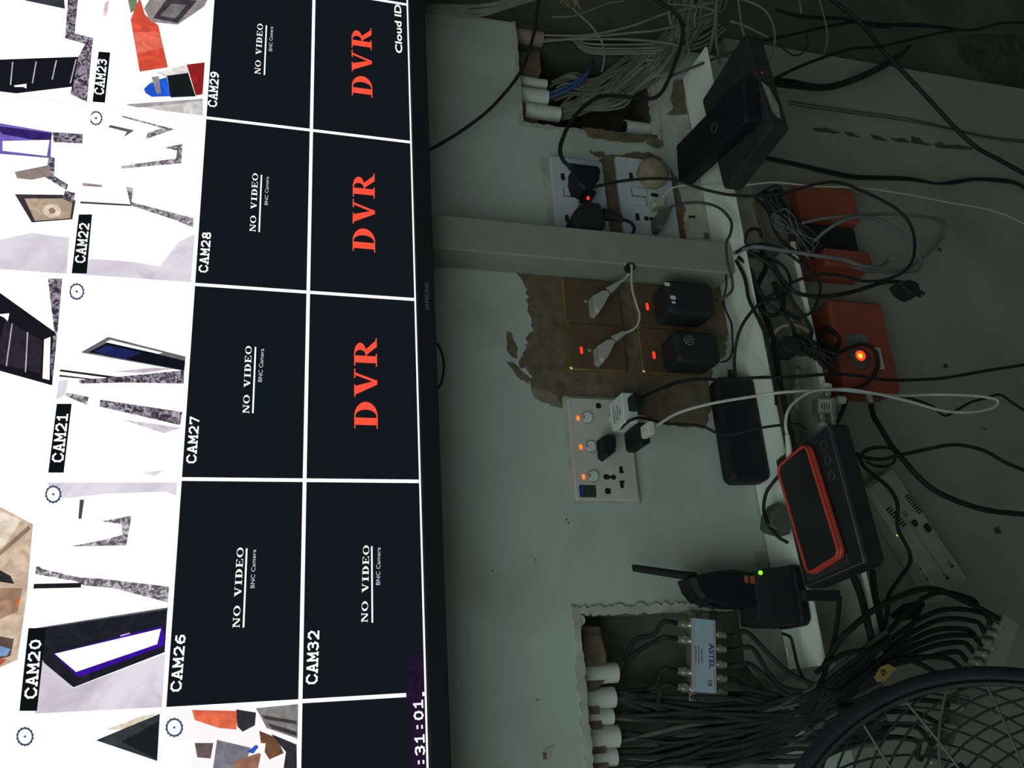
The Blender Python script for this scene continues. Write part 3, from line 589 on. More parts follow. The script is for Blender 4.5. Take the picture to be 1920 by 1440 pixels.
t = adapter('black boxy plug adapter with white paint chips on the lower bronze socket', 1247, 523, 1345, 592)
for (x, y, a, c) in ((1232, 549, 7, 11), (1243, 574, 8, 11), (1244, 583, 5, 8)): rect_on(t, 'paint_chip', m_white, x + 19, y - 16, a, c, -.0585, .0006, .002)
t = adapter('black boxy plug adapter with round emblem on the lower bronze socket', 1264, 618, 1355, 682)
b = MB(); p = at(1292, 638, -.0586)
b.tube([p + Vector((math.cos(k * math.pi / 6), 0, math.sin(k * math.pi / 6))) * .007 for k in range(12)], .0008, 6, 3, True); b.tube([p + Vector((math.cos(k * math.pi / 3), 0, math.sin(k * math.pi / 3))) * .003 for k in range(6)], .0008, 6, 3, True); b.build('emblem', m_greyprint, t)
# white usb charger, half pulled out
t = thing('usb_charger', at(1137, 770, -.02), 'white cube usb charger half pulled out of the triple socket', 'charger')
A, B_ = at(1164, 733, -.068), at(1199, 796, -.068); cx, cz = (A.x + B_.x) / 2, (A.z + B_.z) / 2; wd, hd = abs(A.x - B_.x) * .92, abs(A.z - B_.z)
WCH = (cx, cz, wd, hd)
b = MB(wallm(cx, cz, -.024)); b.rbox(wd, hd, .044, .003, .0012); bd = b.build('body', m_white, t)
b = MB(wallm(cx + .002, cz + hd / 2 - .007, -.009)); b.rbox(.009, .005, .016, .001, .0004); b.build('pin', m_white, t)
b = MB(); zt = cz + hd / 2 + .0003
for k, (u0, u1) in enumerate(((.2, .8), (.25, .6), (.2, .7), (.3, .5))):
    y = -.036 - k * .007; b.add([(cx + wd * (u1 - .5), y, zt), (cx + wd * (u0 - .5), y, zt), (cx + wd * (u0 - .5), y - .0025, zt), (cx + wd * (u1 - .5), y - .0025, zt)], [(0, 1, 2, 3)])
b.build('print', m_greyprint, bd)
t = thing('usb_plug', at(1190, 757, -.07), 'black usb plug inserted in the white usb charger', 'plug')
b = MB(wallm(cx + .004, cz - .003, -.068)); b.rbox(.020, .012, .022, .002, .001); b.build('shell', m_black, t)
# black usb charger
t = thing('usb_charger', at(1150, 835, -.02), 'black usb charger in the middle outlet of the triple socket', 'charger')
b = MB(); b.ppx([(1131, 818), (1141, 812), (1153, 814), (1157, 826), (1155, 846), (1141, 857), (1133, 850)], -.034, -.009, .004); b.build('plug_base', m_black, t)
A, B_ = at(1194, 791, -.078), at(1221, 832, -.078); cx, cz = (A.x + B_.x) / 2, (A.z + B_.z) / 2
b = MB(wallm(cx, cz, -.032)); b.rbox(abs(A.x - B_.x), abs(A.z - B_.z), .046, .005, .002); b.build('body', m_black, t)
BCH = (cx, cz)
t = thing('usb_plug', at(1207, 811, -.08), 'white usb plug inserted in the black usb charger', 'plug')
b = MB(wallm(cx, cz, -.078)); b.rbox(.018, .010, .024, .003, .001); b.build('shell', m_cabwhite, t)

# ------------------------------------------------------------------ cables
CNT = {}
def cable(name, label, m, r, px, dep, cat='cable', group=None, n=8, sub=6, jit=0):
    """px: pixel path, dep: distances from the wall in cm spread evenly along it"""
    k = len(px); P = []
    for i, (x, y) in enumerate(px):
        u = i / (k - 1) * (len(dep) - 1); a = min(int(u), len(dep) - 2); d = dep[a] + (dep[a + 1] - dep[a]) * (u - a)
        P.append(at(x, y, -d / 100))
    b = MB(); b.tube(P, r / 1000, n, sub); return tag(b.build(name, m), label, cat, group)
# right-hand part
cable('power_cable', 'black power cable curving from behind the television to the upper right', m_cabblack, 2.6, [(795, 284), (807, 280), (863, 247), (923, 200), (977, 133), (1000, 67), (1008, 15), (1012, -20)], [5, 3, 3, 4, 5])
cable('power_cable', 'thick black cable looping across the right recess into the upper plug', m_cabblack, 3.3, [(1215, -20), (1232, 1), (1257, 17), (1276, 37), (1280, 67), (1272, 100), (1255, 146), (1237, 177), (1212, 186), (1170, 181), (1128, 180), (1097, 198), (1070, 229), (1055, 260), (1050, 283), (1057, 302), (1070, 313)], [7, 7, 6, 4, 3, 4, 4.5])
cable('power_cable', 'short black cable from the round-backed plug to behind the raceway', m_cabblack, 2.6, [(1166, 412), (1180, 416), (1189, 426), (1187, 436), (1180, 446)], [3.5, 3, 1.5])
cable('adapter_cable', 'long black cord from the small flat plug looping down to the power brick', m_cabblack, 2.3, [(1110, 352), (1117, 350), (1156, 341), (1198, 336), (1250, 335), (1281, 342), (1323, 356), (1375, 366), (1432, 367), (1474, 361), (1505, 352), (1547, 342), (1578, 343), (1609, 355), (1651, 374), (1688, 397), (1709, 426), (1715, 457), (1711, 488), (1692, 511), (1661, 524), (1620, 527), (1578, 517), (1536, 514), (1505, 522), (1470, 538), (1428, 567), (1408, 586), (1390, 613), (1380, 645), (1377, 680), (1379, 706)], [2, 4, 8, 12, 13, 13, 13, 12, 11, 9, 4])
cable('thin_cable', 'thin cream cord hanging from the cream plug to the far lower right', m_cabcream, 1.5, [(1242, 369), (1262, 352), (1292, 347), (1354, 344), (1395, 347), (1453, 342), (1526, 349), (1609, 352), (1692, 363), (1787, 381), (1850, 392), (1892, 406), (1940, 430)], [3, 6, 11, 12, 12, 10, 10])
cable('grey_cable', 'dark grey cord arching from the grey plug down beside the raceway', mat('dark_grey_cord', (.05, .055, .05), .6), 2.2, [(1258, 387), (1285, 381), (1315, 380), (1345, 388), (1364, 404), (1372, 420), (1369, 440), (1362, 456), (1364, 490), (1372, 520), (1372, 545), (1350, 563), (1343, 562)], [3.2, 4, 5, 6.5, 8.2, 9.2, 9.4, 9.4, 9.2, 9, 8.6, 7.5, 6])
cable('adapter_cable', 'thin black cord joining the two black adapters beside the trunking', m_cabblack, 1.6, [(1360, 500), (1362, 535), (1357, 560), (1360, 580), (1371, 605), (1373, 630), (1373, 660), (1365, 675), (1352, 679)], [5, 4, 5, 5.5])
cable('grey_cable', 'pale grey cord from the right grey plug into the raceway hole', m_greyplug, 2.3, [(1158, 532), (1170, 524), (1178, 515), (1183, 503), (1184, 498)], [3.2, 4, 6])
cable('grey_cable', 'pale grey cord drooping from the raceway hole to the left grey plug', m_greyplug, 1.9, [(1185, 498), (1184, 520), (1186, 545), (1193, 570), (1199, 590), (1196, 608), (1185, 619), (1168, 625)], [6, 5.5, 5, 4.5, 4, 3.2])
cable('usb_cable', 'black usb cable running right from the white charger across the orange box', m_cabblack, 2.4, [(1193, 752), (1218, 738), (1270, 717), (1312, 711), (1374, 713), (1417, 708), (1484, 707), (1547, 702), (1599, 703), (1651, 711), (1683, 713), (1767, 709), (1850, 695), (1940, 681)], [8, 7, 8, 11, 12, 12, 12])
cable('usb_cable', 'white usb cable from the black charger looping round to the red phone', m_cabwhite, 2.1, [(1207, 811), (1228, 800), (1270, 775), (1332, 757), (1420, 742), (1463, 736), (1526, 732), (1588, 730), (1651, 740), (1713, 755), (1767, 770), (1819, 773), (1860, 765), (1871, 752), (1850, 745), (1808, 741), (1746, 740), (1683, 742), (1621, 736), (1570, 731), (1526, 733), (1497, 748), (1478, 769), (1473, 795), (1476, 815)], [9, 10, 14, 15, 15, 14, 14, 14, 15, 16, 16])
cable('adapter_cable', 'black cord from behind the black charger over the brick to the router', m_cabblack, 2.0, [(1165, 803), (1172, 795), (1187, 786), (1207, 784), (1249, 794), (1312, 798), (1343, 811), (1370, 815), (1423, 803), (1465, 797), (1496, 796), (1514, 808)], [4, 8, 6, 7, 10, 15, 20])
cable('wavy_cable', 'thin wavy black cord hanging below the white usb loop', m_cabblack, 2.0, [(1640, 742), (1680, 743), (1704, 746), (1746, 761), (1771, 779), (1794, 769), (1819, 755), (1850, 746), (1875, 740), (1898, 755), (1940, 782)], [11, 11, 11, 11])
cable('plug_cable', 'thick black lead ending in the loose dangling power plug', m_cabblack, 3.3, [(1390, 475), (1422, 478), (1449, 499), (1470, 528), (1490, 547), (1515, 554), (1547, 556), (1599, 547), (1651, 531), (1676, 528), (1692, 530)], [7, 9, 10, 10, 9, 9])
t = plug('power_plug', 'loose black power plug dangling below the orange boxes', 'plug', [(1688, 526), (1706, 523), (1716, 526), (1724, 532), (1729, 548), (1718, 553), (1708, 549), (1696, 540)], -.105, -.078, m_black2)
b = MB(); b.cyl(at(1722, 545, -.09), at(1733, 551, -.09), .0025); b.cyl(at(1716, 550, -.09), at(1726, 556, -.09), .0025); b.build('prong', m_black, t)
cable('grey_cable', 'slate grey cable reaching right from the raceway over the orange box', m_cabgrey2, 3.2, [(1376, 475), (1400, 466), (1422, 463), (1484, 472), (1536, 480), (1578, 486), (1620, 499), (1651, 500), (1664, 490)], [7, 11, 12, 11, 8])
cable('grey_cable', 'slate grey cable making a wide oval loop over the orange box', m_cabgrey2, 2.8, [(1526, 453), (1547, 434), (1578, 415), (1609, 407), (1651, 413), (1682, 430), (1707, 451), (1722, 478), (1727, 499), (1716, 508), (1692, 510), (1640, 509), (1599, 501)], [10, 12, 9, 6, 6, 8])
cable('grey_cable', 'slate grey cable forming the far pointed loop on the lower wall', m_cabgrey2, 2.6, [(1505, 418), (1547, 409), (1609, 404), (1672, 401), (1734, 407), (1761, 413), (1774, 426), (1765, 447), (1745, 472), (1724, 488), (1700, 505), (1660, 512)], [10, 10, 5, 2, 2, 3])
cable('black_cable', 'thin black cord in a small hook just below the raceway end', m_cabblack, 2.4, [(1396, 468), (1397, 450), (1402, 435), (1412, 429), (1424, 433), (1428, 446)], [8, 9, 8])
cable('black_cable', 'thin black cord arching past the raceway end and curling back at the trunking lip', m_cabblack, 2.2, [(1380, 474), (1401, 461), (1432, 457), (1463, 467), (1497, 490), (1526, 515), (1538, 536), (1534, 558), (1524, 582), (1509, 592), (1498, 590)], [8, 10, 10, 10, 9])
cable('black_cable', 'black cord running along the trunking mouth from raceway to coiled cord', m_cabblack, 3.0, [(1400, 470), (1413, 476), (1443, 497), (1468, 530), (1484, 562), (1499, 584), (1513, 603), (1522, 623), (1513, 652)], [8, 9, 9, 9])
cable('trunk_cable', 'thick black cable lying along the inside of the trunking', m_cabblack, 4.0, [(1428, 470), (1436, 500), (1420, 540), (1432, 582), (1449, 634), (1457, 675), (1463, 717), (1472, 759), (1480, 800), (1492, 850)], [5, 6, 7, 7, 7])
cable('trunk_cable', 'black cable crossing the trunking mouth and knotting near the raceway', m_cabblack, 3.2, [(1401, 490), (1410, 530), (1420, 570), (1440, 590), (1460, 588), (1470, 570), (1466, 550), (1450, 530), (1470, 580), (1500, 600)], [6, 8, 8, 8])
cable('coax_cable', 'dull tan cable running slantwise out of the trunking to the connectors', mat('tan_cable', (.20, .15, .07), .7), 3.2, [(1415, 380), (1432, 440), (1450, 500), (1466, 545), (1478, 570), (1500, 612), (1526, 640), (1542, 670), (1550, 697)], [2, 4, 6, 8, 9])
cable('coax_cable', 'pale yellow cable bent in an arc inside the trunking', mat('pale_yellow_cable', (.34, .30, .15), .7), 3.0, [(1436, 668), (1441, 645), (1451, 627), (1463, 614), (1488, 609), (1509, 617), (1524, 630)], [6, 7, 8])
for i, (q, r_, lab_) in enumerate((([(1384, 482), (1404, 500), (1424, 545), (1446, 575), (1470, 590), (1490, 625), (1478, 660)], 2.8, 'black cable twisting through the trunking mouth above the yellow cable'), ([(1400, 480), (1440, 485), (1470, 500), (1482, 530), (1468, 556), (1440, 560), (1420, 545)], 2.4, 'black cable curled in a ring at the trunking mouth'),
    ([(1380, 488), (1396, 520), (1404, 560), (1418, 590), (1440, 640), (1452, 700), (1456, 760)], 2.6, 'black cable running low along the trunking behind the yellow cable'), ([(1418, 372), (1440, 395), (1452, 430), (1470, 455), (1500, 480), (1520, 510)], 2.6, 'dark cable emerging from under the coiled bundle'))):
    cable('trunk_cable', lab_, m_cabblack, r_, q, [7, 8.5, 9, 9, 8.5])
# coiled cords
def coil(name, label, a, e, dep, rad, passes, m, r, tie=None):
    """one long cable folded back and forth into a tied bundle"""
    A, B_ = at(*a, -dep / 100), at(*e, -dep / 100); ax = (B_ - A).normalized(); u = Vector((0, -1, 0)); v = ax.cross(u).normalized(); P = []
    g = random.Random(len(label))
    for k in range(passes):
        th = k * 2.4; q = rad * math.sqrt((k + .6) / passes); o_ = u * math.cos(th) * q * .7 + v * math.sin(th) * q; ex_ = g.uniform(-.1, .08)
        ts = [ex_, .2, .42, .55, .78, 1 + g.uniform(-.08, .1)]
        for t_ in (ts if k % 2 == 0 else ts[::-1]):
            w_ = 1.0 - .55 * math.exp(-((t_ - .5) / .18) ** 2)
            P.append(A.lerp(B_, t_) + o_ * w_ * (1 + .3 * math.sin(t_ * 9 + k)) + v * g.uniform(-.003, .003))
    b = MB(); b.tube(P, r / 1000, 6, 4)
    if tie:
        c = A.lerp(B_, .5); Q = []
        for k in range(26): th = 2 * math.pi * k / 6; Q.append(c + ax * (k - 13) * .0011 + (u * math.cos(th) * .7 + v * math.sin(th)) * rad * .62)
        b.tube(Q, r / 1000 * .8, 6, 4)
    return tag(b.build(name, m), label, 'cable')
coil('coiled_cable', 'dark coiled cord bundle hanging beside the upper orange box', (1444, 364), (1520, 462), 8.5, .021, 16, m_cabdark, 2.2, True)
coil('coiled_cable', 'pale wire wrapped round the dark coiled bundle at the upper orange box', (1462, 402), (1524, 468), 9.5, .018, 7, m_cabgrey2, .7)
coil('coiled_cable', 'black cord tied in a tight bundle beside the lit orange box', (1494, 640), (1556, 676), 9.5, .018, 13, m_cabdark, 2.1, True)
t = plug('power_plug', 'black plug with its cord bundled, hanging in front of the trunking', 'plug', [(1467, 634), (1478, 627), (1498, 632), (1506, 645), (1500, 662), (1486, 660), (1470, 650)], -.105, -.075, m_black2)

# ------------------------------------------------------------------ orange boxes
t = thing('switch_box', (.715, 0, .43), 'orange wall switch box with glowing red button and worn label', 'switch box')
b = MB(wallm(.715, .482, 0)); b.rbox(.150, .098, .022, .005, .002); b.build('back_box', m_orange, t)
b = MB(wallm(.715, .482, -.022)); b.rbox(.154, .102, .030, .009, .004); lid = b.build('cover', m_orange, t)
rect_on(t, 'grey_sticker', mat('grey_tape', (.10, .12, .12), .8, var=.3), 1607, 637, 22, 44, -.0522, .0006, .001)
b = MB(); p = at(1611, 673, -.052); b.lathe(p, (0, -1, 0), [(0, .019), (.003, .018), (.004, .016), (.0041, .001)], 22); b.build('button_rim', mat('worn_grey_rim', (.09, .07, .06), .8), t)
b = MB(); p = at(1613, 667, -.056); b.lathe(p, (0, -1, 0), [(0, .0085), (.003, .0075), (.0042, .001)], 14); gb = b.build('glowing_button', emit('switch_glow', (1.0, .05, .01), 1.6), t)
b = MB(); p = at(1613, 667, -.0602); b.lathe(p, (0, -1, 0), [(0, .0042), (.001, .0036), (.0016, .0006)], 14); b.build('bulb_core', emit('switch_core', (1.0, .55, .06), 1.6), gb)
lb = rect_on(t, 'name_label', m_label, 1649, 672, 41, 12, -.0522, .0006, .0006, .0)
b = MB(); put_text(b, sans('TORNADO', .02), at(1653, 690, -.0532), at(1647, 656, -.0532), (0, 0, .006), (0, 0, 0)); b.build('lettering', m_blacktxt, lb)
b = MB(); p = at(1556, 636, -.05); b.tube([p + Vector((math.cos(k * math.pi / 4) * .016, 0, math.sin(k * math.pi / 4) * .016)) for k in range(8)], .004, 8, 4, True); b.build('cable_gland', m_black2, t)
cable('box_cable', 'black cable curving round the glowing button of the orange box', m_cabblack, 3.0, [(1552, 668), (1575, 660), (1595, 652), (1615, 646), (1634, 652), (1644, 668), (1645, 690), (1636, 708), (1620, 722), (1600, 730), (1575, 738)], [8, 7, 6.6, 6.4, 6.2, 6.5, 8])
t = thing('switch_box', (.93, 0, .43), 'orange wall box with a dark open front, nearer the right corner', 'switch box')
b = MB(wallm(.928, .488, 0)); b.rbox(.160, .112, .02, .005, .002); b.build('back_box', m_orange, t)
b = MB(wallm(.975, .488, -.02)); b.rbox(.066, .116, .026, .008, .004); b.build('cover', m_orange, t)
b = MB(wallm(.868, .478, -.02)); b.rbox(.032, .090, .034, .006, .003); b.build('front_ledge', m_orange, t)
b = MB(wallm(.910, .482, -.02)); b.rbox(.060, .094, .012, .003, .002); b.build('dark_front', m_black2, t)
cable('coax_cable', 'short dark lead hanging from under the lit orange box to the lower right', m_cabblack, 4.0, [(1632, 752), (1638, 780), (1651, 802), (1672, 836), (1693, 861), (1718, 890), (1749, 917), (1791, 938), (1853, 957), (1940, 966)], [6, 8, 9, 10, 10])
b = MB(); b.cyl(at(1626, 735, -.06), at(1633, 757, -.062), .0055); tag(b.build('cable_connector', m_silver), 'small metal connector under the lit orange box', 'connector')
cable('loop_cable', 'flat black cable making a narrow loop right of the phone router', m_cabdark, 2.8, [(1673, 840), (1642, 839), (1620, 847), (1620, 857), (1652, 861), (1690, 853), (1740, 842), (1790, 834), (1843, 844), (1885, 867), (1940, 890)], [9, 10, 10, 9, 8])
cable('loop_cable', 'second thin dark cable doubling the narrow loop right of the phone router', m_cabdark, 2.0, [(1625, 866), (1640, 873), (1662, 874), (1676, 866), (1680, 852)], [3, 2, 3])
cable('strip_cable', 'black cord winding from the phone router over the beige power strip', m_cabblack, 2.7, [(1608, 850), (1617, 870), (1632, 886), (1665, 913), (1682, 942), (1683, 988), (1694, 1013), (1706, 1038), (1705, 1059), (1687, 1084), (1666, 1117), (1664, 1150), (1658, 1180), (1668, 1215)], [18, 14, 9, 7, 7, 8, 9, 9])

# ------------------------------------------------------------------ power strip on the lower wall
ps = thing('power_strip', (.40, 0, .42), 'beige slanting power strip with several outlets on the lower wall', 'power strip')
du = Vector((-.145, 0, -.079)).normalized(); dv = Vector((-du.z, 0, du.x)); dv = dv if dv.z > 0 else -dv
pc = Vector((.424, 0, .4415)); mm = frame(pc, du, dv, (0, -1, 0))
b = MB(mm); b.rbox(.195, .066, .030, .006, .003); b.build('body', m_beige, ps)
b = MB(mm); b.rbox(.19, .028, .006, .004, .002, cx=0, cy=.018, z0=.028); b.build('raised_panel', m_beige, ps)
def strip_mark(name, m, x, y, L, Wd, a=0.0, Y=-.031):
    p = at(x, y, Y); b = MB(frame((p.x, Y, p.z), (du * math.cos(a) + dv * math.sin(a)), (dv * math.cos(a) - du * math.sin(a)), (0, -1, 0))); b.rbox(L, Wd, .0008, min(L, Wd) * .3, .0002); return b.build(name, m, ps)
for k in range(8): strip_mark('vent_slot', m_dark, 1701 + k * 3.4, 930 + k * 4.4, .0018, .010)
for k in range(8): strip_mark('vent_slot', m_dark, 1666 + k * 4.2, 954 + k * 4.4, .0018, .011, 0, -.035)
strip_mark('round_emblem', m_blacktxt, 1715, 981, .010, .010); strip_mark('square_emblem', m_blacktxt, 1739, 990, .013, .011)
for (x, y) in ((1741, 1040), (1780, 1056), (1771, 1078), (1722, 1060), (1734, 1080)):
    strip_mark('pin_slot', m_greyprint, x, y, .007, .005); strip_mark('pin_slot', m_dark, x + 5, y + 6, .003, .006)
b = MB(); put_text(b, sans('CE'), at(1697, 958, -.0312), at(1703, 966, -.0312), dv * .006, (0, -.0008, 0)); b.build('print', m_blacktxt, ps)
strip_mark('green_lamp', e_grn, 1682, 1004, .0028, .002, 0, -.035)

# ------------------------------------------------------------------ routers, phone, brick
def lying(name, label, cat, corners, ztop, thick, m, r=.008, ch=.003):
    """flat device lying level: corner pixels RR, FR, FL, RL of its top face"""
    P = [atZ(x, y, ztop) for x, y in corners]; c = sum(P, Vector()) / 4
    ex = ((P[0] - P[3]) + (P[1] - P[2])); W0 = ex.length / 2; ex.normalize(); ey = Vector((0, 0, 1)).cross(ex); D = ((P[0] - P[1]).length + (P[3] - P[2]).length) / 2
    t = thing(name, (c.x, c.y, ztop - thick), label, cat); fr = frame((c.x, c.y, ztop - thick), ex, ey, (0, 0, 1))
    b = MB(fr); b.rbox(W0, D, thick, r, ch); b.build('case', m, t); return t, fr, W0, D
t, fr, W0, D = lying('router', 'charcoal router lying on the trunking under the red phone', 'router', ((1450, 852), (1557, 802), (1624, 1060), (1508, 1104)), .716, .029, m_charcoal)
RT = (fr, W0, D)
for k in range(20):
    b = MB(fr); b.rbox(.0013, .020, .0008, .0004, .0002, 2, cx=-W0 / 2 + .012, cy=-.03, z0=.0); 
for k in range(16):
    b = MB(fr); b.rbox(.014, .0016, .0008, .0006, .0002, 2, cx=-W0 / 2 + .014, cy=-D / 2 + .03 + k * .0055, z0=.0288); b.build('vent_slot', m_faint, t)
for k in range(3):
    b = MB(fr); P = [Vector((W0 / 2 - .022 - k * .020 + .0055 * math.cos(a * math.pi / 5), -D / 2 + .020 + .0055 * math.sin(a * math.pi / 5), .0292)) for a in range(10)]
    b.tube(P, .0006, 6, 3, True); b.build('round_icon', m_faint, t)
b = MB(fr); P = [(sx * (W0 / 2 - .003), sy * (D / 2 - .003), .0287) for sx, sy in ((1, 1), (1, -1), (-1, -1), (-1, 1))]; b.tube(P + [P[0]], .0006, 6, raw=True); b.build('edge_seam', m_greyprint, t)
# phone
P = [atZ(x, y, .726) for x, y in ((1456, 868), (1513, 838), (1582, 1050), (1511, 1071))]
pc_ = sum(P, Vector()) / 4; ex = ((P[0] - P[3]) + (P[1] - P[2])).normalized(); ey = Vector((0, 0, 1)).cross(ex)
t = thing('phone', (pc_.x, pc_.y, .7165), 'phone in a red case lying face up on the charcoal router', 'phone')
fp = frame((pc_.x, pc_.y, .7165), ex, ey, (0, 0, 1)); PL, PW = .150, .074
b = MB(fp); b.rbox(PL, PW, .0095, .012, .003, 6); case = b.build('case', m_redcase, t)
b = MB(fp)
rim = [(sx * (PL / 2 - .0125) + .0103 * math.cos(a), sy * (PW / 2 - .0125) + .0103 * math.sin(a), .0102) for sx, sy, a0 in ((1, 1, 0), (-1, 1, 90), (-1, -1, 180), (1, -1, 270)) for a in [math.radians(a0 + 18 * k) for k in range(6)]]
b.tube(rim, .0022, 8, raw=True, closed=True); b.build('case_rim', m_redcase, case)
b = MB(fp); b.rbox(PL - .006, PW - .006, .0012, .010, .0004, 6, z0=.0092); b.build('screen', m_glass, t)
for k in (0, 1):
    b = MB(fp); b.rbox(.0014, .001, .004, .0004, .0001, 2, cx=-PL / 2 + .020 + k * .004, cy=-PW / 2 - .0004, z0=.003); b.build('side_slot', m_greyprint, case)
t = thing('phone_plug', (pc_ + ex * .09), 'white charging plug in the end of the red phone', 'plug')
b = MB(); A = pc_ + ex * .074 + Vector((0, 0, -.004)) + ey * .010; E_ = at(1476, 815, -.16); b.tube([A, A.lerp(E_, .35), A.lerp(E_, .7), E_], (.0052, .0030), 10); b.build('shell', m_cabwhite, t)
# second router with black box on it
t, fr, W0, D = lying('router', 'dusty black vented router lying on the trunking near the right corner', 'router', ((1313, 173), (1398, 77), (1450, 250), (1354, 346)), .722, .030, mat('dusty_black_plastic', (0.028, 0.031, 0.029), 0.8, var=0.25, scale=40, spec=0.2))
for k in range(12):
    b = MB(fr); b.rbox(.0016, .022, .0008, .0005, .0002, 2, cx=W0 / 2 - .05 - k * .0055, cy=D / 2 - .035, z0=.0298); b.build('vent_slot', m_greyprint, t)
for (cx_, cy_, a, c, rt) in ((-.045, -.045, .040, .010, 0), (-.02, -.028, .022, .006, .5)):
    b = MB(fr); b.rbox(a, c, .0007, .002, .0002, 3, cx=cx_, cy=cy_, z0=.0298); b.build('torn_sticker', mat('torn_white_sticker', (.24, .26, .24), .8, var=.4, scale=200), t)
b = MB(fr); b.add([(-.005, -D / 2 - .0006, .026), (-.065, -D / 2 - .0006, .022), (-.075, -D / 2 - .0006, .012), (-.05, -D / 2 - .0006, .008), (-.015, -D / 2 - .0006, .016)], [(0, 1, 2, 3, 4)]); b.build('torn_sticker', MATS['torn_white_sticker'], t)
b = MB(fr); b.lathe((.012, -D / 2 - .0005, .020), (0, -1, 0), [(0, .0013), (.0008, .0012)], 8); b.build('red_lamp', emit('dim_red_led', (.8, .03, .02), .7), t)
A = at(1268, 310, -.012); E1 = atZ(1397, 183, .748)
bx = (E1 - A); Lb = bx.length; bx.normalize(); bu = Vector((1, 0, 0)); bu = (bu - bx * bu.dot(bx)).normalized(); bn = bu.cross(bx); bn = bn if bn.z > 0 else -bn
t = thing('black_box', A.lerp(E1, .5), 'smooth black box resting across the dusty black router', 'box')
fb = frame(A.lerp(E1, .5) - bn * .026, bu, bx, bn); b = MB(fb); b.rbox(.070, Lb * .98, .026, .007, .003); b.build('case', m_black, t)
b = MB(fb); P = [Vector((.008 * math.cos(k * math.pi / 6), .02 + .008 * math.sin(k * math.pi / 6), .0262)) for k in range(12)]; b.tube(P, .0007, 6, 3, True); b.build('round_mark', m_faint, t)
b = MB(fb); b.cyl((-.018, -Lb / 2 + .004, .01), (-.018, -Lb / 2 - .006, .01), .009); b.build('cable_boss', m_black, t)
# power brick
t = thing('power_brick', (.575, -.02, .684), 'long black power brick leaning on the wall on the trunking', 'adapter')
fb = frame((.577, -.012, .712), (1, 0, .01), (0, .14, .99), (0, -.99, .14)); b = MB(fb); b.rbox(.158, .062, .034, .012, .006); b.build('case', m_black, t)
b = MB(fb); b.cyl((.078, -.002, .017), (.094, -.002, .017), .0055, .0035); b.build('strain_relief', m_black2, t)
# plug and cables beside the phone router
t = plug('angled_plug', 'dark grey angled plug lying on the trunking behind the phone router', 'plug', [(1446, 985), (1450, 958), (1462, 940), (1480, 950), (1488, 985), (1484, 1000), (1455, 992)], -.075, -.045, mat('dark_grey_plug', (.085, .10, .085), .6))
cable('black_cable', 'black cord bowing out on the trunking behind the phone router', m_cabblack, 2.4, [(1462, 890), (1448, 907), (1436, 926), (1432, 957), (1440, 982), (1457, 1005), (1478, 1018)], [9, 7, 6, 7, 8])

# ------------------------------------------------------------------ walkie-talkie in its charger
t = thing('radio_charger', (.336, -.045, .68), 'black desk charger with green lamp holding the walkie-talkie', 'charger')
fc = frame((.336, -.046, .681), (1, 0, 0), (0, 1, 0), (0, 0, 1))
b = MB(fc); b.rbox(.080, .068, .016, .012, .003); b.build('base', m_black, t)
b = MB(fc); b.loft([[(sx * w_ / 2, sy * d_ / 2 + .004, z) for sx, sy in ((1, 1), (-1, 1), (-1, -1), (1, -1))] for z, w_, d_ in ((.012, .076, .064), (.05, .072, .058), (.068, .066, .052), (.070, .060, .046))]); b.build('cradle', m_black2, t)
p = at(1437, 1070, -.075); b = MB(); b.lathe((.366, -.0715, .742), (0, -1, .3), [(0, .003), (.0015, .0028), (.0025, .0006)], 10); b.build('green_lamp', e_grn, t)
t = thing('walkie_talkie', (.345, -.045, .74), 'black walkie-talkie with orange buttons standing in its charger', 'radio')
b = MB(); b.ppx([(1296, 1082), (1317, 1075), (1350, 1069), (1383, 1066), (1419, 1073), (1448, 1080), (1450, 1130), (1419, 1137), (1380, 1136), (1345, 1131), (1318, 1122), (1304, 1104)], -.066, -.026, .006, .88); b.build('body', m_black, t)
b = MB(); b.tube([at(1304, 1081, -.045), at(1270, 1077, -.045), at(1196, 1066, -.045), at(1188, 1065, -.045)], (.0062, .0042), 10); b.build('antenna', m_black2, t)
for (x, y) in ((1310, 1112), (1322, 1126)): b = MB(); p = at(x, y, -.045); b.cyl(p, p + Vector((-.004, 0, .010)), .007, .006); b.build('knob', m_black2, t)
b = MB(); b.tube([at(1326, 1130, -.05), at(1332, 1138, -.055), at(1345, 1136, -.05)], .003); b.build('belt_clip', m_black2, t)
for (x, y) in ((1399, 1086), (1410, 1087)): rect_on(t, 'orange_button', mat('orange_button_rubber', (.36, .08, .025), .6), x, y, 14, 8, -.066, .002, .002)
cable('charger_cable', 'thin black lead dropping from the radio charger past the trunking end', m_cabblack, 2.2, [(1468, 1188), (1482, 1195), (1488, 1215), (1495, 1245), (1505, 1270), (1525, 1290)], [6, 5, 6, 6])
b = MB(); b.cyl(at(1475, 1216, -.04), at(1478, 1230, -.04), .003); tag(b.build('metal_pin', m_silver), 'small bright metal pin hanging under the radio charger', 'pin')
b = MB(); b.ppx([(1506, 1105), (1578, 1106), (1579, 1125), (1508, 1124)], -.11, -.095, .003); tag(b.build('flat_bar', m_black2), 'flat black bar jutting out under the phone router', 'bar')

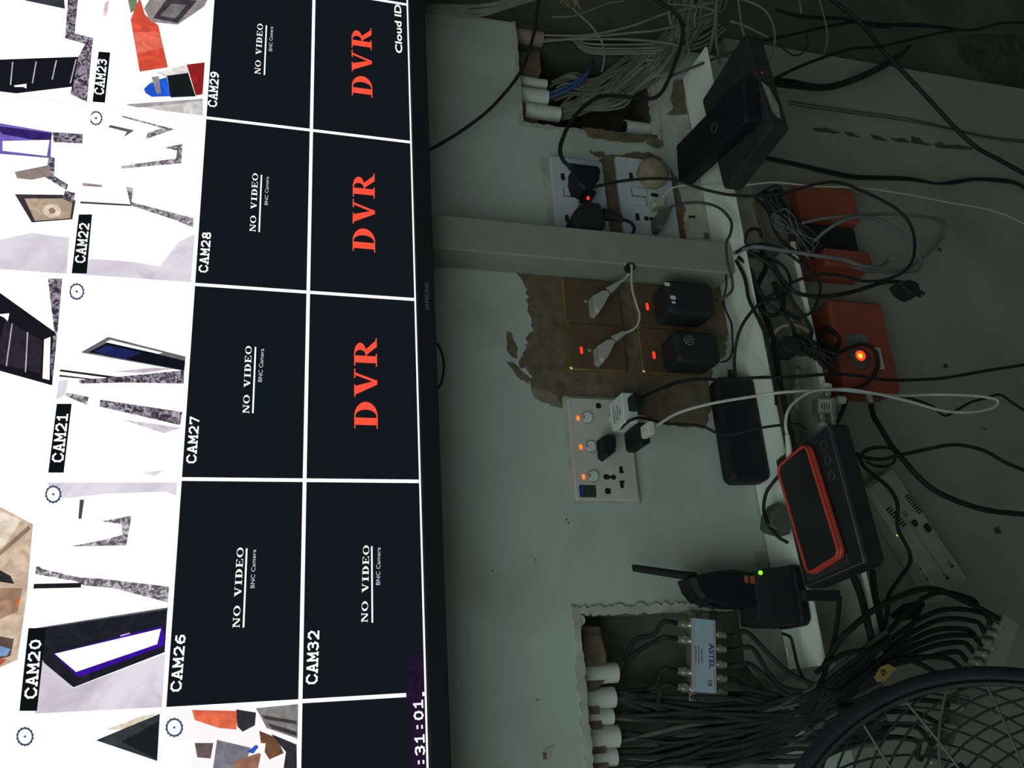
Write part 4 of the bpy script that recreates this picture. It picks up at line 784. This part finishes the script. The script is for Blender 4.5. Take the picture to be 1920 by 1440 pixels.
# ------------------------------------------------------------------ left recess: conduits, splitter, cables
for i, (x0, x1, y0, y1) in enumerate(((1110, 1155, 1243, 1279), (1100, 1150, 1289, 1326), (1110, 1147, 1328, 1358), (1110, 1157, 1360, 1400), (1115, 1154, 1402, 1434))):
    A, B_ = at(x1, (y0 + y1) / 2, .03), at(x0, (y0 + y1) / 2, .03); k = (A - CAM).dot(R2) / FPX; r_ = (y1 - y0) / 2 * k / .96
    t = thing('conduit_pipe', (A.x, .03, A.z), ['white conduit pipe end nearest the silver splitter in the left recess', 'white conduit pipe end second from the splitter in the left recess', 'narrow white conduit pipe end in the middle of the left recess', 'wide white conduit pipe end fourth along the left recess', 'white conduit pipe end at the far left of the left recess'][i], 'conduit', 'conduit ends in the left recess')
    b = MB(); b.lathe((A.x, .03, A.z), (0, 0, 1), [(0, r_), (.10, r_)], 18); b.build('pipe', m_pipe, t)
    b = MB(); b.lathe((A.x, .03, A.z - .0004), (0, 0, 1), [(0, r_ * .84), (.002, r_ * .84)], 18); b.build('bore', m_dark, t)
b = MB(); p = at(1087, 1163, -.0); b.cyl(p + Vector((0, .02, 0)), p + Vector((0, -.002, 0)), .007); o = b.build('screw_boss', m_cream, wall)
# ASTEL splitter
YA = -.028
A0, A1 = at(1296, 1159, YA), at(1297, 1298, YA); ax_ = math.atan2((A0 - A1).z, (A0 - A1).x); cc = (at(1296, 1159, YA) + at(1347, 1300, YA)) / 2
t = thing('signal_splitter', (cc.x, YA, cc.z), 'silver coaxial splitter with pale blue printed label in the left recess', 'splitter')
ms_ = wallm(cc.x, cc.z, YA + .018, ax_); LW, LH = .094, .036
b = MB(ms_); b.rbox(LW, LH, .017, .002, .001); b.build('body', m_silver, t)
for sx in (-1, 1):
    for sy in (-.6, .5): b = MB(ms_); b.rbox(.012, .010, .002, .002, .0004, cx=sx * (LW / 2 + .004), cy=sy * LH / 2); b.build('mounting_ear', m_silver, t)
b = MB(ms_); b.rbox(LW - .002, LH - .003, .0006, .001, .0002, z0=.017); lb = b.build('label', m_bluelabel, t)
def st(txt, u0, u1, v0, h, m): b = MB(ms_); put_text(b, sans(txt, .022), (u0, v0, .0178), (u1, v0, .0178), (0, -h, 0), (0, 0, 0)); b.build('lettering', m, lb)
st('ASTEL', .016, -.016, -.0065, .0075, m_bluetxt); 
for v_, h_, m_, n_ in ((.004, .0024, m_greyprint, 9), (.0085, .0018, m_redtxt, 13), (.0125, .0014, m_bluetxt, 10)):
    b = MB(ms_)
    for k in range(n_): b.add([(x_, y_, .0178) for x_, y_ in rc((k - n_ / 2) * .0021, v_ - h_ / 2, (k - n_ / 2) * .0021 + (.0015 if k % 4 else .0009), v_ + h_ / 2)], [(0, 1, 2, 3)])
    b.build('small_print', m_, lb)
st('CE', -.030, -.038, -.005, .005, m_blacktxt)
for v_ in (.0145, -.0140): b = MB(ms_); b.rbox(LW - .008, .0006, .0003, .0001, .0001, 1, cy=v_, z0=.0176); b.build('red_rule', m_redtxt, lb)
def fconn(p, d, t, m=m_silver, L=.017):
    b = MB(); b.lathe(p, d, [(0, .0042), (.004, .0042), (.0041, .0058), (.010, .0058), (.0101, .0045), (L, .0045)], 10, False); b.build('connector', m, t)
up = Vector((-math.sin(ax_), 0, math.cos(ax_))); al = Vector((math.cos(ax_), 0, math.sin(ax_))); base = Vector((cc.x, YA + .009, cc.z))
CONN_T = []; CONN_B = []
for u in (.038, .018, -.022, -.042): p = base + al * u + up * LH / 2; fconn(p, up, t); CONN_T.append(p + up * .017)
for u in (.030, .012, -.008, -.026, -.044): p = base + al * u - up * LH / 2; fconn(p, -up, t); CONN_B.append(p - up * .017)
def wcable(name, label, m, r, P, group=None, n=8):
    b = MB(); b.tube(P, r / 1000, n, 6); return tag(b.build(name, m), label, 'cable', group)
GB = 'black coaxial cables of the left recess'
endT = [(1190, 1200, 2), (1185, 1230, 2), (1165, 1300, 3), (1165, 1340, 3)]
LT = 'black coaxial cable screwed to the top of the silver splitter'
for p, (x, y, d) in zip(CONN_T, endT): wcable('coaxial_cable', LT, m_cabdark, 3.3, [p, p + up * .02, at(1225, (y + 1180) / 2 if y < 1250 else y - 10, .02), at(x, y, .03), at(x - 18, y + 40, .035)], GB)
LBt = 'black coaxial cable leaving the bottom of the silver splitter'
endB = [[(1400, 1185), (1440, 1225), (1480, 1262), (1530, 1285)], [(1410, 1215), (1440, 1260), (1470, 1290), (1540, 1300)], [(1405, 1245), (1435, 1268), (1470, 1300), (1540, 1320)], [(1400, 1290), (1440, 1300), (1500, 1310), (1560, 1310)], [(1400, 1302), (1440, 1310), (1500, 1325), (1570, 1320)]]
for p, q in zip(CONN_B, endB): wcable('coaxial_cable', LBt, m_cabdark, 3.3, [p, p - up * .015] + [at(x, y, -.04 - .015 * i) for i, (x, y) in enumerate(q)], GB)
L1 = 'black coaxial cable in the thick bundle sweeping out of the left recess'
rr = random.Random(3)
for i in range(46):
    y0 = rr.choice((1300, 1308, 1343, 1380, 1418, 1450, 1470)) + rr.uniform(-8, 8); f = i / 45
    ye = 1255 + f * 150 + rr.uniform(-12, 12); y2 = 1328 + (y0 - 1300) * .5 + rr.uniform(-18, 26); m_ = m_cabdark if rr.random() < .8 else m_cabgrey
    wcable('coaxial_cable', L1, m_cabdark if i % 9 else mat('dusty_brown_grey_cable', (.085, .08, .07), .85), rr.uniform(2.8, 3.8), [at(1140, y0, .03), at(1175, y0 + rr.uniform(-6, 10), .028), at(1270 + rr.uniform(-20, 20), (y0 + y2) / 2 + rr.uniform(-8, 20), .0), at(1380 + rr.uniform(-20, 20), y2 + rr.uniform(-10, 10), -.045), at(1490, (y2 + ye) / 2 + rr.uniform(-6, 16), -.075), at(1580 + rr.uniform(-10, 10), ye, -.10), at(1660 + rr.uniform(-20, 20), ye - 20 - 40 * (1 - f) + rr.uniform(-10, 10), -.11)], GB)
# cables from trunking end to the lower splitter
GC = 'black cables fanning into the lower splitter'
cable('coaxial_cable', 'black cable arching high over to the lower splitter', m_cabblack, 4.0, [(1540, 1260), (1569, 1207), (1600, 1175), (1642, 1141), (1678, 1122), (1727, 1105), (1763, 1107), (1799, 1122), (1836, 1140), (1872, 1160)], [10, 12, 13, 12, 10, 9])
LS = thing('coaxial_splitter', at(1870, 1205, -.05), 'beige splitter block with a row of bright connectors on the lower wall', 'splitter')
q = [at(x, y, -.09) for x, y in ((1884, 1150), (1912, 1168), (1884, 1250), (1846, 1262))]
b = MB(); b.prism(q, -.09, -.06, .002, .95); b.build('body', m_beige, LS)
tips = [(1836, 1143), (1858, 1170), (1846, 1185), (1832, 1200), (1840, 1210), (1824, 1222), (1812, 1238), (1800, 1252)]
for i, (x, y) in enumerate(tips):
    p = at(x, y, -.085); e_ = at(x + 28, y + 14 if i < 2 else y + 8, -.085); fconn(e_, p - e_, LS, m_silver, (p - e_).length)
starts = [(1640, 1200), (1650, 1205), (1655, 1215), (1660, 1222), (1662, 1230), (1668, 1238), (1672, 1244), (1690, 1236)]
for i, ((x, y), (sx, sy)) in enumerate(zip(tips, starts)):
    cable('coaxial_cable', 'black cable fanning in an arc into the lower splitter', m_cabblack, 3.4, [(1590, 1290 + i * 3), (1625, 1250 + i * 2), (sx + 12, sy), ((sx + x) / 2 + 5, min(sy, y) - 28 + i * 3.4), (x - 18, y - 22 + i), (x, y)], [11, 11, 10.5, 10, 9, 8.5], group=GC)
cable('coaxial_cable', 'short black cable curving down from the bundle behind the fan rim', m_cabblack, 3.6, [(1640, 1255), (1690, 1234), (1720, 1243), (1745, 1256), (1775, 1275), (1800, 1290)], [11, 10, 9])
cable('trunk_cable', 'thick black cable dropping from the trunking mouth left of the white lip', m_cabblack, 5.0, [(1590, 1060), (1605, 1092), (1617, 1126), (1626, 1165), (1634, 1205), (1620, 1250)], [8, 9, 10, 10])
cable('trunk_cable', 'black cable dropping from the trunking mouth right of the white lip', m_cabblack, 4.0, [(1636, 1070), (1640, 1110), (1648, 1150), (1655, 1190), (1640, 1230)], [7, 8, 9, 9])
cable('black_cable', 'thin black cord hanging from the flat bar to the cable bundle', m_cabblack, 3.0, [(1574, 1118), (1572, 1150), (1566, 1190), (1556, 1230), (1545, 1265), (1530, 1300)], [10, 10, 11])
cable('coaxial_cable', 'black cable sagging from the bundle across to the trunking end', m_cabblack, 3.4, [(1530, 1262), (1560, 1238), (1590, 1224), (1620, 1220), (1650, 1212), (1670, 1195)], [11, 12, 12])
cable('coaxial_cable', 'black cable hanging in a low curve under the yellow tag', m_cabblack, 3.4, [(1540, 1290), (1556, 1296), (1580, 1294), (1620, 1265), (1660, 1230), (1700, 1190), (1725, 1140), (1735, 1128)], [12, 12, 11, 8])
t = plug('loose_plug', 'black coaxial plug with metal tip beside the power strip end', 'plug', [(1690, 1150), (1716, 1128), (1730, 1136), (1728, 1155), (1706, 1162)], -.095, -.07, m_black2)
b = MB(); b.cyl(at(1726, 1138, -.085), at(1734, 1126, -.085), .005); b.build('metal_tip', m_silver, t)
# splitter behind the fan cage
L2 = thing('coaxial_splitter', at(1790, 1370, -.06), 'metal splitter with bright connectors seen through the fan cage', 'splitter')
b = MB(); b.ppx([(1800, 1300), (1822, 1306), (1770, 1440), (1745, 1432)], -.075, -.055, .002, .95); b.build('body', mat('dull_grey_metal', (.20, .20, .18), .5, metal=.4), L2)
for i, (x, y) in enumerate(((1778, 1323), (1766, 1362), (1750, 1396), (1728, 1424))):
    e_ = at(x + 26, y + 4, -.08); p = at(x, y, -.08); fconn(e_, p - e_, L2, m_silver, (p - e_).length)
    cable('coaxial_cable', ('black cable to the first connector behind the fan cage', 'black cable to the second connector behind the fan cage', 'black cable to the third connector behind the fan cage', 'black cable to the last connector behind the fan cage')[i], m_cabblack, 3.4, [(1570, 1330 + i * 18), (1620, 1318 + i * 22), (1670, 1310 + i * 24), (1720, 1312 + i * 26), (x - 8, y - 6), (x, y)], [11, 10, 9.5, 9, 8])
# yellow tag
t = thing('cable_tag', at(1657, 1262, -.12), 'yellow paper tag marked 9 taped to the cable bundle', 'tag')
b = MB(); b.ppx([(1640, 1270), (1651, 1250), (1666, 1245), (1681, 1253), (1660, 1277), (1646, 1279)], -.125, -.1235); b.build('paper', m_yellow, t)
b = MB(); A = at(1664, 1266, -.1253); B_ = at(1660, 1254, -.1253); v = at(1652, 1262, -.1253) - at(1662, 1260, -.1253); put_text(b, sans('9'), A, B_, v, (0, -.0006, 0)); b.build('number', m_blacktxt, t)

# ------------------------------------------------------------------ connectors in front of the trunking
t = thing('small_splitter', at(1550, 760, -.09), 'small two-way metal splitter with white label under the trunking', 'splitter')
q = [at(x, y, -.095) for x, y in ((1533, 746), (1567, 745), (1568, 775), (1534, 776))]
b = MB(); b.prism(q, -.095, -.080, .001, .97); b.build('body', m_silver, t)
q = [at(x, y, -.0955) for x, y in ((1535, 749), (1559, 749), (1560, 772), (1535, 773))]; b = MB(); b.prism(q, -.0958, -.095); lb = b.build('label', m_label, t)
b = MB()
for k in range(4): p0 = at(1541 + k * 4.5, 756, -.0962); p1 = at(1541 + k * 4.5, 766 + (k % 2) * 3, -.0962); b.cyl(p0, p1, .0005, n=6)
b.build('print', m_blacktxt, lb)
for a, e in (((1551, 746), (1550, 722)), ((1541, 776), (1542, 800)), ((1561, 776), (1562, 798))): p = at(*a, -.088); d = at(*e, -.088) - p; fconn(p, d, t, m_silver, d.length)
b = MB(); b.cyl(at(1550, 727, -.088), at(1550, 722, -.088), .0075); b.build('white_collar', m_white, t)
b = MB(); b.cyl(at(1542, 796, -.088), at(1542, 801, -.088), .007); b.build('white_collar', m_white, t)
b = MB(); b.cyl(at(1572, 750, -.088), at(1582, 750, -.088), .006); b.build('cream_cap', m_label, t)
t = thing('cable_joint', at(1496, 725, -.085), 'faint grey inline cable joint inside the trunking', 'connector')
b = MB(); b.lathe(at(1496, 690, -.08), at(1495, 770, -.08) - at(1496, 690, -.08), [(0, .004), (.005, .007), (.009, .007), (.010, .005), (.03, .005), (.031, .0065), (.05, .0065), (.052, .004), (.066, .004)], 12, False); b.build('barrel', mat('dull_grey_metal', (.20, .20, .18), .5, metal=.4), t)
cable('coaxial_cable', 'dark cable from the small splitter down behind the phone router', m_cabblack, 3.4, [(1566, 798), (1575, 780), (1582, 765), (1585, 752)], [8.5, 8, 8])

# ------------------------------------------------------------------ right recess: conduits and grey cables
for i, (x0, x1, y0, y1, lab_) in enumerate(((985, 1016, 60, 88, 'dusty conduit end at the top of the right recess beside the corner'), (990, 1024, 150, 168, 'thin white conduit end in the middle of the right recess'), (990, 1025, 170, 200, 'white conduit end holding the blue cables in the right recess'), (990, 1048, 202, 229, 'long white conduit end at the left side of the right recess'))):
    A, B_ = at(x1, (y0 + y1) / 2, .02), at(x0, (y0 + y1) / 2, .02); k = (A - CAM).dot(R2) / FPX; r_ = (y1 - y0) / 2 * k / .94
    t = thing('conduit_pipe', (A.x, .02, A.z), lab_, 'conduit', 'conduit ends in the right recess')
    b = MB(); b.lathe((A.x, .02, A.z), (0, 0, 1), [(0, r_), (.06, r_)], 18); b.build('pipe', m_pipe if i else mat('dusty_pipe', (.25, .20, .16), .9), t)
    b = MB(); b.lathe((A.x, .02, A.z - .0004), (0, 0, 1), [(0, r_ * .84), (.002, r_ * .84)], 18); b.build('bore', m_dark, t)
A = at(1162, 232, .02); t = thing('conduit_pipe', A, 'bluish conduit stub standing on the floor of the right recess', 'conduit')
b = MB(); b.lathe((A.x, .03, .762), (0, 0, 1), [(0, .014), (.045, .014)], 18); b.build('pipe', m_pipe, t)
b = MB(); b.lathe((A.x, .03, .8066), (0, 0, 1), [(0, .012), (.001, .012)], 18); b.build('bore', m_dark, t)
GN = 'grey network cables of the right recess'; m_cabgrey3 = mat('brown_grey_cable', (.13, .12, .095), .8, var=.3)
LN = 'dusty grey network cable in the tangle filling the right recess'
rr = random.Random(11)
for i in range(44):
    f = i / 43; y0 = rr.choice((214, 216, 186, 160, 184, 218, 222)) + rr.uniform(-6, 6); x0 = 1034 + rr.uniform(-6, 16); q = rr.random()
    xe = 1262 + 80 * f + rr.uniform(-14, 14); sag = 55 * q
    wcable('network_cable', LN, rr.choice((m_cabgrey, m_cabgrey3, m_cabgrey3)), rr.uniform(1.8, 2.6), [at(x0, y0, .03), at(x0 + 35 + rr.uniform(-8, 12), y0 - 8 - rr.uniform(0, 22) * (1 - q), .02), at(1118 + 46 * q + rr.uniform(-10, 10), 150 + sag * .8 + rr.uniform(-12, 12), .008), at(1192 + 24 * q + rr.uniform(-10, 10), 100 + sag + rr.uniform(-12, 12), -.008), at(1258 + rr.uniform(-12, 14), 62 + sag * .9 + rr.uniform(-20, 16), -.03), at(xe, 22 + sag * .3 + rr.uniform(-10, 14), -.04), at(xe + rr.uniform(-4, 16), -25, -.05)], GN)
for i in range(4):
    dy = i * 5.6 + rr.uniform(-1.5, 1.5)
    wcable('network_cable', 'grey network cable in the parallel loops at the top of the right recess', m_cabgrey, 2.1, [at(1082 - i * 2, 68 + dy * .5, .01), at(1092, 80 + dy * .8, .0), at(1115, 84 + dy, -.01), at(1160, 85 + dy, -.015), at(1215, 84 + dy, -.02), at(1262, 80 + dy * 1.2, -.025), at(1310 + i * 4, 62 + dy * 1.4, -.03), at(1345 + i * 5, 40 + dy, -.035)], GN)
for i, (a, c) in enumerate((((1018, 66), (1330, 4)), ((1019, 78), (1350, 20)), ((1022, 74), (1285, 90)))):
    wcable('network_cable', 'grey network cable crossing straight over the top of the right recess', m_cabgrey, 2.1, [at(*a, .01), at(1100, 66 + i * 4, -.01), at(1180, 50 + i * 12, -.03), at(1250, 25 + i * 28, -.04), at(*c, -.05)], GN)
for i in range(2): wcable('network_cable', ('dark blue cable leaving the white conduit in the right recess', 'second blue cable lying just above the first in the right recess')[i], m_cabblue, 2.8, [at(1022, 186 - i * 8, .02), at(1050, 176 - i * 8, .01), at(1080, 160 - i * 7, .0), at(1102, 138 - i * 4, .0), at(1112, 112, .02)], GN)
wcable('thin_wire', 'thin pale wire hanging diagonally across the right recess', m_cabgrey, 1.6, [at(1060, 0, -.05), at(1082, 24, -.05), at(1108, 48, -.05), at(1128, 78, -.045), at(1133, 110, -.04), at(1128, 135, -.03)])
wcable('thin_wire', 'thin pale wire arching above the right recess', m_cabgrey, 1.2, [at(1035, 32, -.05), at(1075, 30, -.055), at(1110, 18, -.06), at(1140, 6, -.06), at(1170, 2, -.06)])
LM = 'grey cable in the loose bundle running behind the television corner'
for i in range(9):
    wcable('network_cable', LM, m_cabgrey, rr.uniform(1.6, 2.4), [at(770, 8 + i * 2.2 + rr.uniform(-2, 2), -.015), at(840, 10 + i * 2.4 + rr.uniform(-5, 5), -.03), at(900, 8 + i * 2.8 + rr.uniform(-6, 4), -.03), at(960, -2 + i * 1.6 + rr.uniform(-4, 4), -.04), at(1020, -22 + i * 2, -.05)], 'grey cables behind the television corner')
b = MB(); A = at(1068, -2, -.05)
for k in range(5): b.tube([A + Vector((rr.uniform(-.02, .02), rr.uniform(-.01, .01), rr.uniform(-.02, .02))) for _ in range(6)], .0016, 6, 5)
tag(b.build('wire_knot', mat('frayed_tan_wire', (.20, .17, .10), .8)), 'frayed tan knot of wire at the top of the right recess', 'wire')
# vertical grey cables between recess and black router
for i, (q, r_, lab_) in enumerate((([(1344, -10), (1341, 40), (1334, 80), (1325, 112)], 3.2, 'thicker pale grey cable dropping straight behind the black router'), ([(1295, 10), (1290, 40), (1288, 70), (1292, 100)], 2.2, 'grey cable dropping left of the thicker pale cable'), ([(1310, 5), (1303, 30), (1302, 52)], 2.4, 'short pale grey cable end near the right corner'), ([(1383, -10), (1388, 30), (1392, 55), (1400, 78)], 2.2, 'pale grey cable reaching the corner of the black router'),
    ([(1345, 30), (1342, 70), (1348, 110), (1352, 122)], 2.6, 'grey cable hanging just left of the black router corner'), ([(1370, 40), (1395, 48), (1420, 60), (1440, 70)], 2.0, 'grey cable slanting right above the black router'), ([(1250, 8), (1290, 10), (1320, 14), (1345, 22)], 2.0, 'grey cable lying level near the corner'), ([(1268, 22), (1300, 14), (1340, 4), (1360, -10)], 2.0, 'grey cable rising level towards the corner'),
    ([(1355, -6), (1395, 0), (1430, 16), (1447, 40), (1453, 70), (1449, 98), (1441, 118)], 2.0, 'pale grey cable hooped in an arch right of the black router'), ([(1497, -10), (1500, 8), (1502, 26)], 1.8, 'short faint grey cable end hanging right of the arch'), ([(1533, -10), (1540, 12), (1546, 35), (1551, 62), (1550, 85), (1545, 100)], 1.6, 'faint grey cable hanging furthest right of the arch'), ([(1458, 78), (1472, 94), (1490, 104), (1506, 98), (1515, 80), (1513, 62)], 1.4, 'thin dark cable sagging in a small bowl shape'))):
    cable('network_cable', lab_, m_cabgrey if i != 11 else m_cabdark, r_, q, [5, 5.5, 5])
cable('green_cable', 'dark green cable slanting from the recess corner to the black router', mat('dark_green_cable', (.05, .065, .05), .6), 2.2, [(1254, 144), (1280, 134), (1310, 122), (1340, 110), (1375, 96)], [4, 7, 8])
cable('black_cable', 'black cable running level along the top right wall', m_cabblack, 2.8, [(1420, 78), (1470, 68), (1540, 52), (1600, 41), (1640, 44), (1700, 48), (1760, 50), (1800, 56)], [5, 3, 3])
cable('black_cable', 'thick dark cable running along the upper right edge', m_cabblack, 3.2, [(1455, 18), (1490, 28), (1530, 33), (1572, 34), (1603, 39), (1650, 50), (1700, 45), (1780, 53)], [5, 4, 3])
cable('black_cable', 'thick black cable running diagonally down the right side', m_cabblack, 4.0, [(1545, -15), (1560, 0), (1603, 33), (1624, 54), (1653, 92), (1678, 119), (1739, 183), (1791, 240), (1832, 277), (1874, 300), (1940, 336)], [8, 8, 8, 8])
cable('router_cable', 'black cable leaving the dusty black router and rising to the far right', m_cabblack, 2.6, [(1418, 170), (1430, 160), (1448, 150), (1490, 129), (1532, 112), (1594, 92), (1649, 87), (1716, 72), (1780, 58), (1832, 55), (1874, 44), (1940, 42)], [23, 20, 12, 8, 6, 5])
for i in range(3):
    cable('router_cable', 'dark cable in the trio sagging right from the dusty black router', m_cabdark, 2.6, [(1440, 146 + i * 6), (1490, 152 + i * 6), (1532, 160 + i * 4), (1573, 155 + i * 4), (1636, 130 + i * 4), (1682, 104 + i * 3), (1707, 85 + i)], [14, 6, 3, 1.5, 1], group='cables sagging from the dusty black router')
for i in range(2):
    cable('flat_cable', ('upper strand of the flat black twin cable on the lower wall', 'lower strand of the flat black twin cable on the lower wall')[i], m_cabblack, 2.3, [(1436, 294 + i * 4), (1505, 309 + i * 4), (1567, 323 + i * 5), (1609, 330 + i * 5), (1672, 332 + i * 4), (1713, 335 + i * 3), (1755, 344), (1787, 340 + i * 4), (1829, 335 + i * 2), (1881, 337 + i * 4), (1906, 343 + i * 2), (1940, 362 + i * 3)], [8, 5, 2, 1.5, 1, 1])
for i in range(2): cable('thin_wire', ('thin brown wire running down the lower wall, upper of two', 'thin brown wire running down the lower wall, lower of two')[i], m_dirt, 1.0, [(1480, 190 + i * 5), (1520, 196 + i * 6), (1600, 208 + i * 5), (1700, 222 + i * 5), (1780, 240 + i * 2), (1860, 257 + i * 3), (1940, 265 + i * 4)], [1, .4, .3, .3])
cable('television_cable', 'small black cable loop peeking out below the television bezel', m_cabblack, 1.6, [(812, 640), (822, 648), (830, 668), (832, 690), (828, 716), (816, 735)], [6, 6, 6])

# ------------------------------------------------------------------ fan
FC = Vector((.025, -.454, .783)) + R1 * .0150 + R0 * .003; FN = Vector((.16, -.86, .48)).normalized(); FU = Vector((0, 0, 1)); FU = (FU - FN * FU.dot(FN)).normalized(); FR_ = FU.cross(FN)
fan = thing('pedestal_fan', (FC.x, FC.y + .05, FZ), 'dark wire-caged pedestal fan standing at the lower left', 'fan')
FRAD = .212
def fpt(r, a, h): return FC + (FR_ * math.cos(a) + FU * math.sin(a)) * r + FN * h
b = MB(); b.tube([fpt(FRAD, k * math.pi / 24, 0) for k in range(48)], .0085, 12, 2, True); b.build('outer_ring', m_fan, fan)
b = MB(); b.tube([fpt(FRAD - .008, k * math.pi / 24, .008) for k in range(48)], .0022, 8, 2, True); b.build('ring_trim', m_steelw, fan)
def cage(side, name, tw):
    b = MB()
    for k in range(34):
        a = k * 2 * math.pi / 34
        b.tube([fpt(FRAD * (1 - t_) + .05 * t_, a + tw * t_, side * (.05 * math.sin(t_ * math.pi / 2))) for t_ in (0, .12, .25, .4, .6, .8, 1)], .00115, 5, 3)
    o = b.build(name, m_steelw, fan); o['kind'] = 'stuff'; return o
cage(1, 'front_cage_wires', 2.3); cage(-1.2, 'rear_cage_wires', -2.1)
for a, tw in ((0.0, .62), (6.15, -.1), (.42, .2), (.22, -.1), (1.2, .1), (2.0, .1), (2.9, .1), (3.8, .1), (4.7, .1), (5.4, .1)):
    b = MB(); b.tube([fpt(FRAD * (1 - t_) + .05 * t_, a + tw * t_, .003 + .05 * math.sin(t_ * math.pi / 2)) for t_ in (0, .3, .6, 1)], .0012, 6, 3); b.build('cage_strut', mat('worn_chrome', (.22, .22, .21), .4, metal=.6), fan)
b = MB(); b.lathe(FC - FN * .16, FN, [(0, .05), (.02, .062), (.10, .062), (.105, .03), (.15, .02)], 20); b.build('motor_housing', m_fan, fan)
b = MB(); b.lathe(FC + FN * .046, FN, [(0, .05), (.006, .05), (.010, .04), (.011, .002)], 24); b.build('badge', m_fan, fan)
for k in range(3):
    b = MB(); a0 = k * 2 * math.pi / 3 + .4; L = []
    for t_ in (0.0, .35, .7, 1.0):
        rr_ = .03 + .115 * t_; wd_ = .35 + .22 * math.sin(t_ * 2.4); L.append([fpt(rr_, a0 - wd_ + .15 * t_, -.022), fpt(rr_, a0 + .15 * t_, -.006), fpt(rr_, a0 + wd_ + .15 * t_, .014), fpt(rr_, a0 + .15 * t_, -.009)])
    b.loft(L); b.build('blade', m_fan, fan)
pb = FC - FN * .11
b = MB(); b.cyl((pb.x, pb.y, FZ + .03), (pb.x, pb.y, pb.z - .04), .014); b.build('pole', m_fan, fan)
b = MB(); b.lathe((pb.x, pb.y, FZ), (0, 0, 1), [(0, .18), (.012, .18), (.03, .12), (.04, .03), (.06, .022)], 28); b.build('base', m_fan, fan)
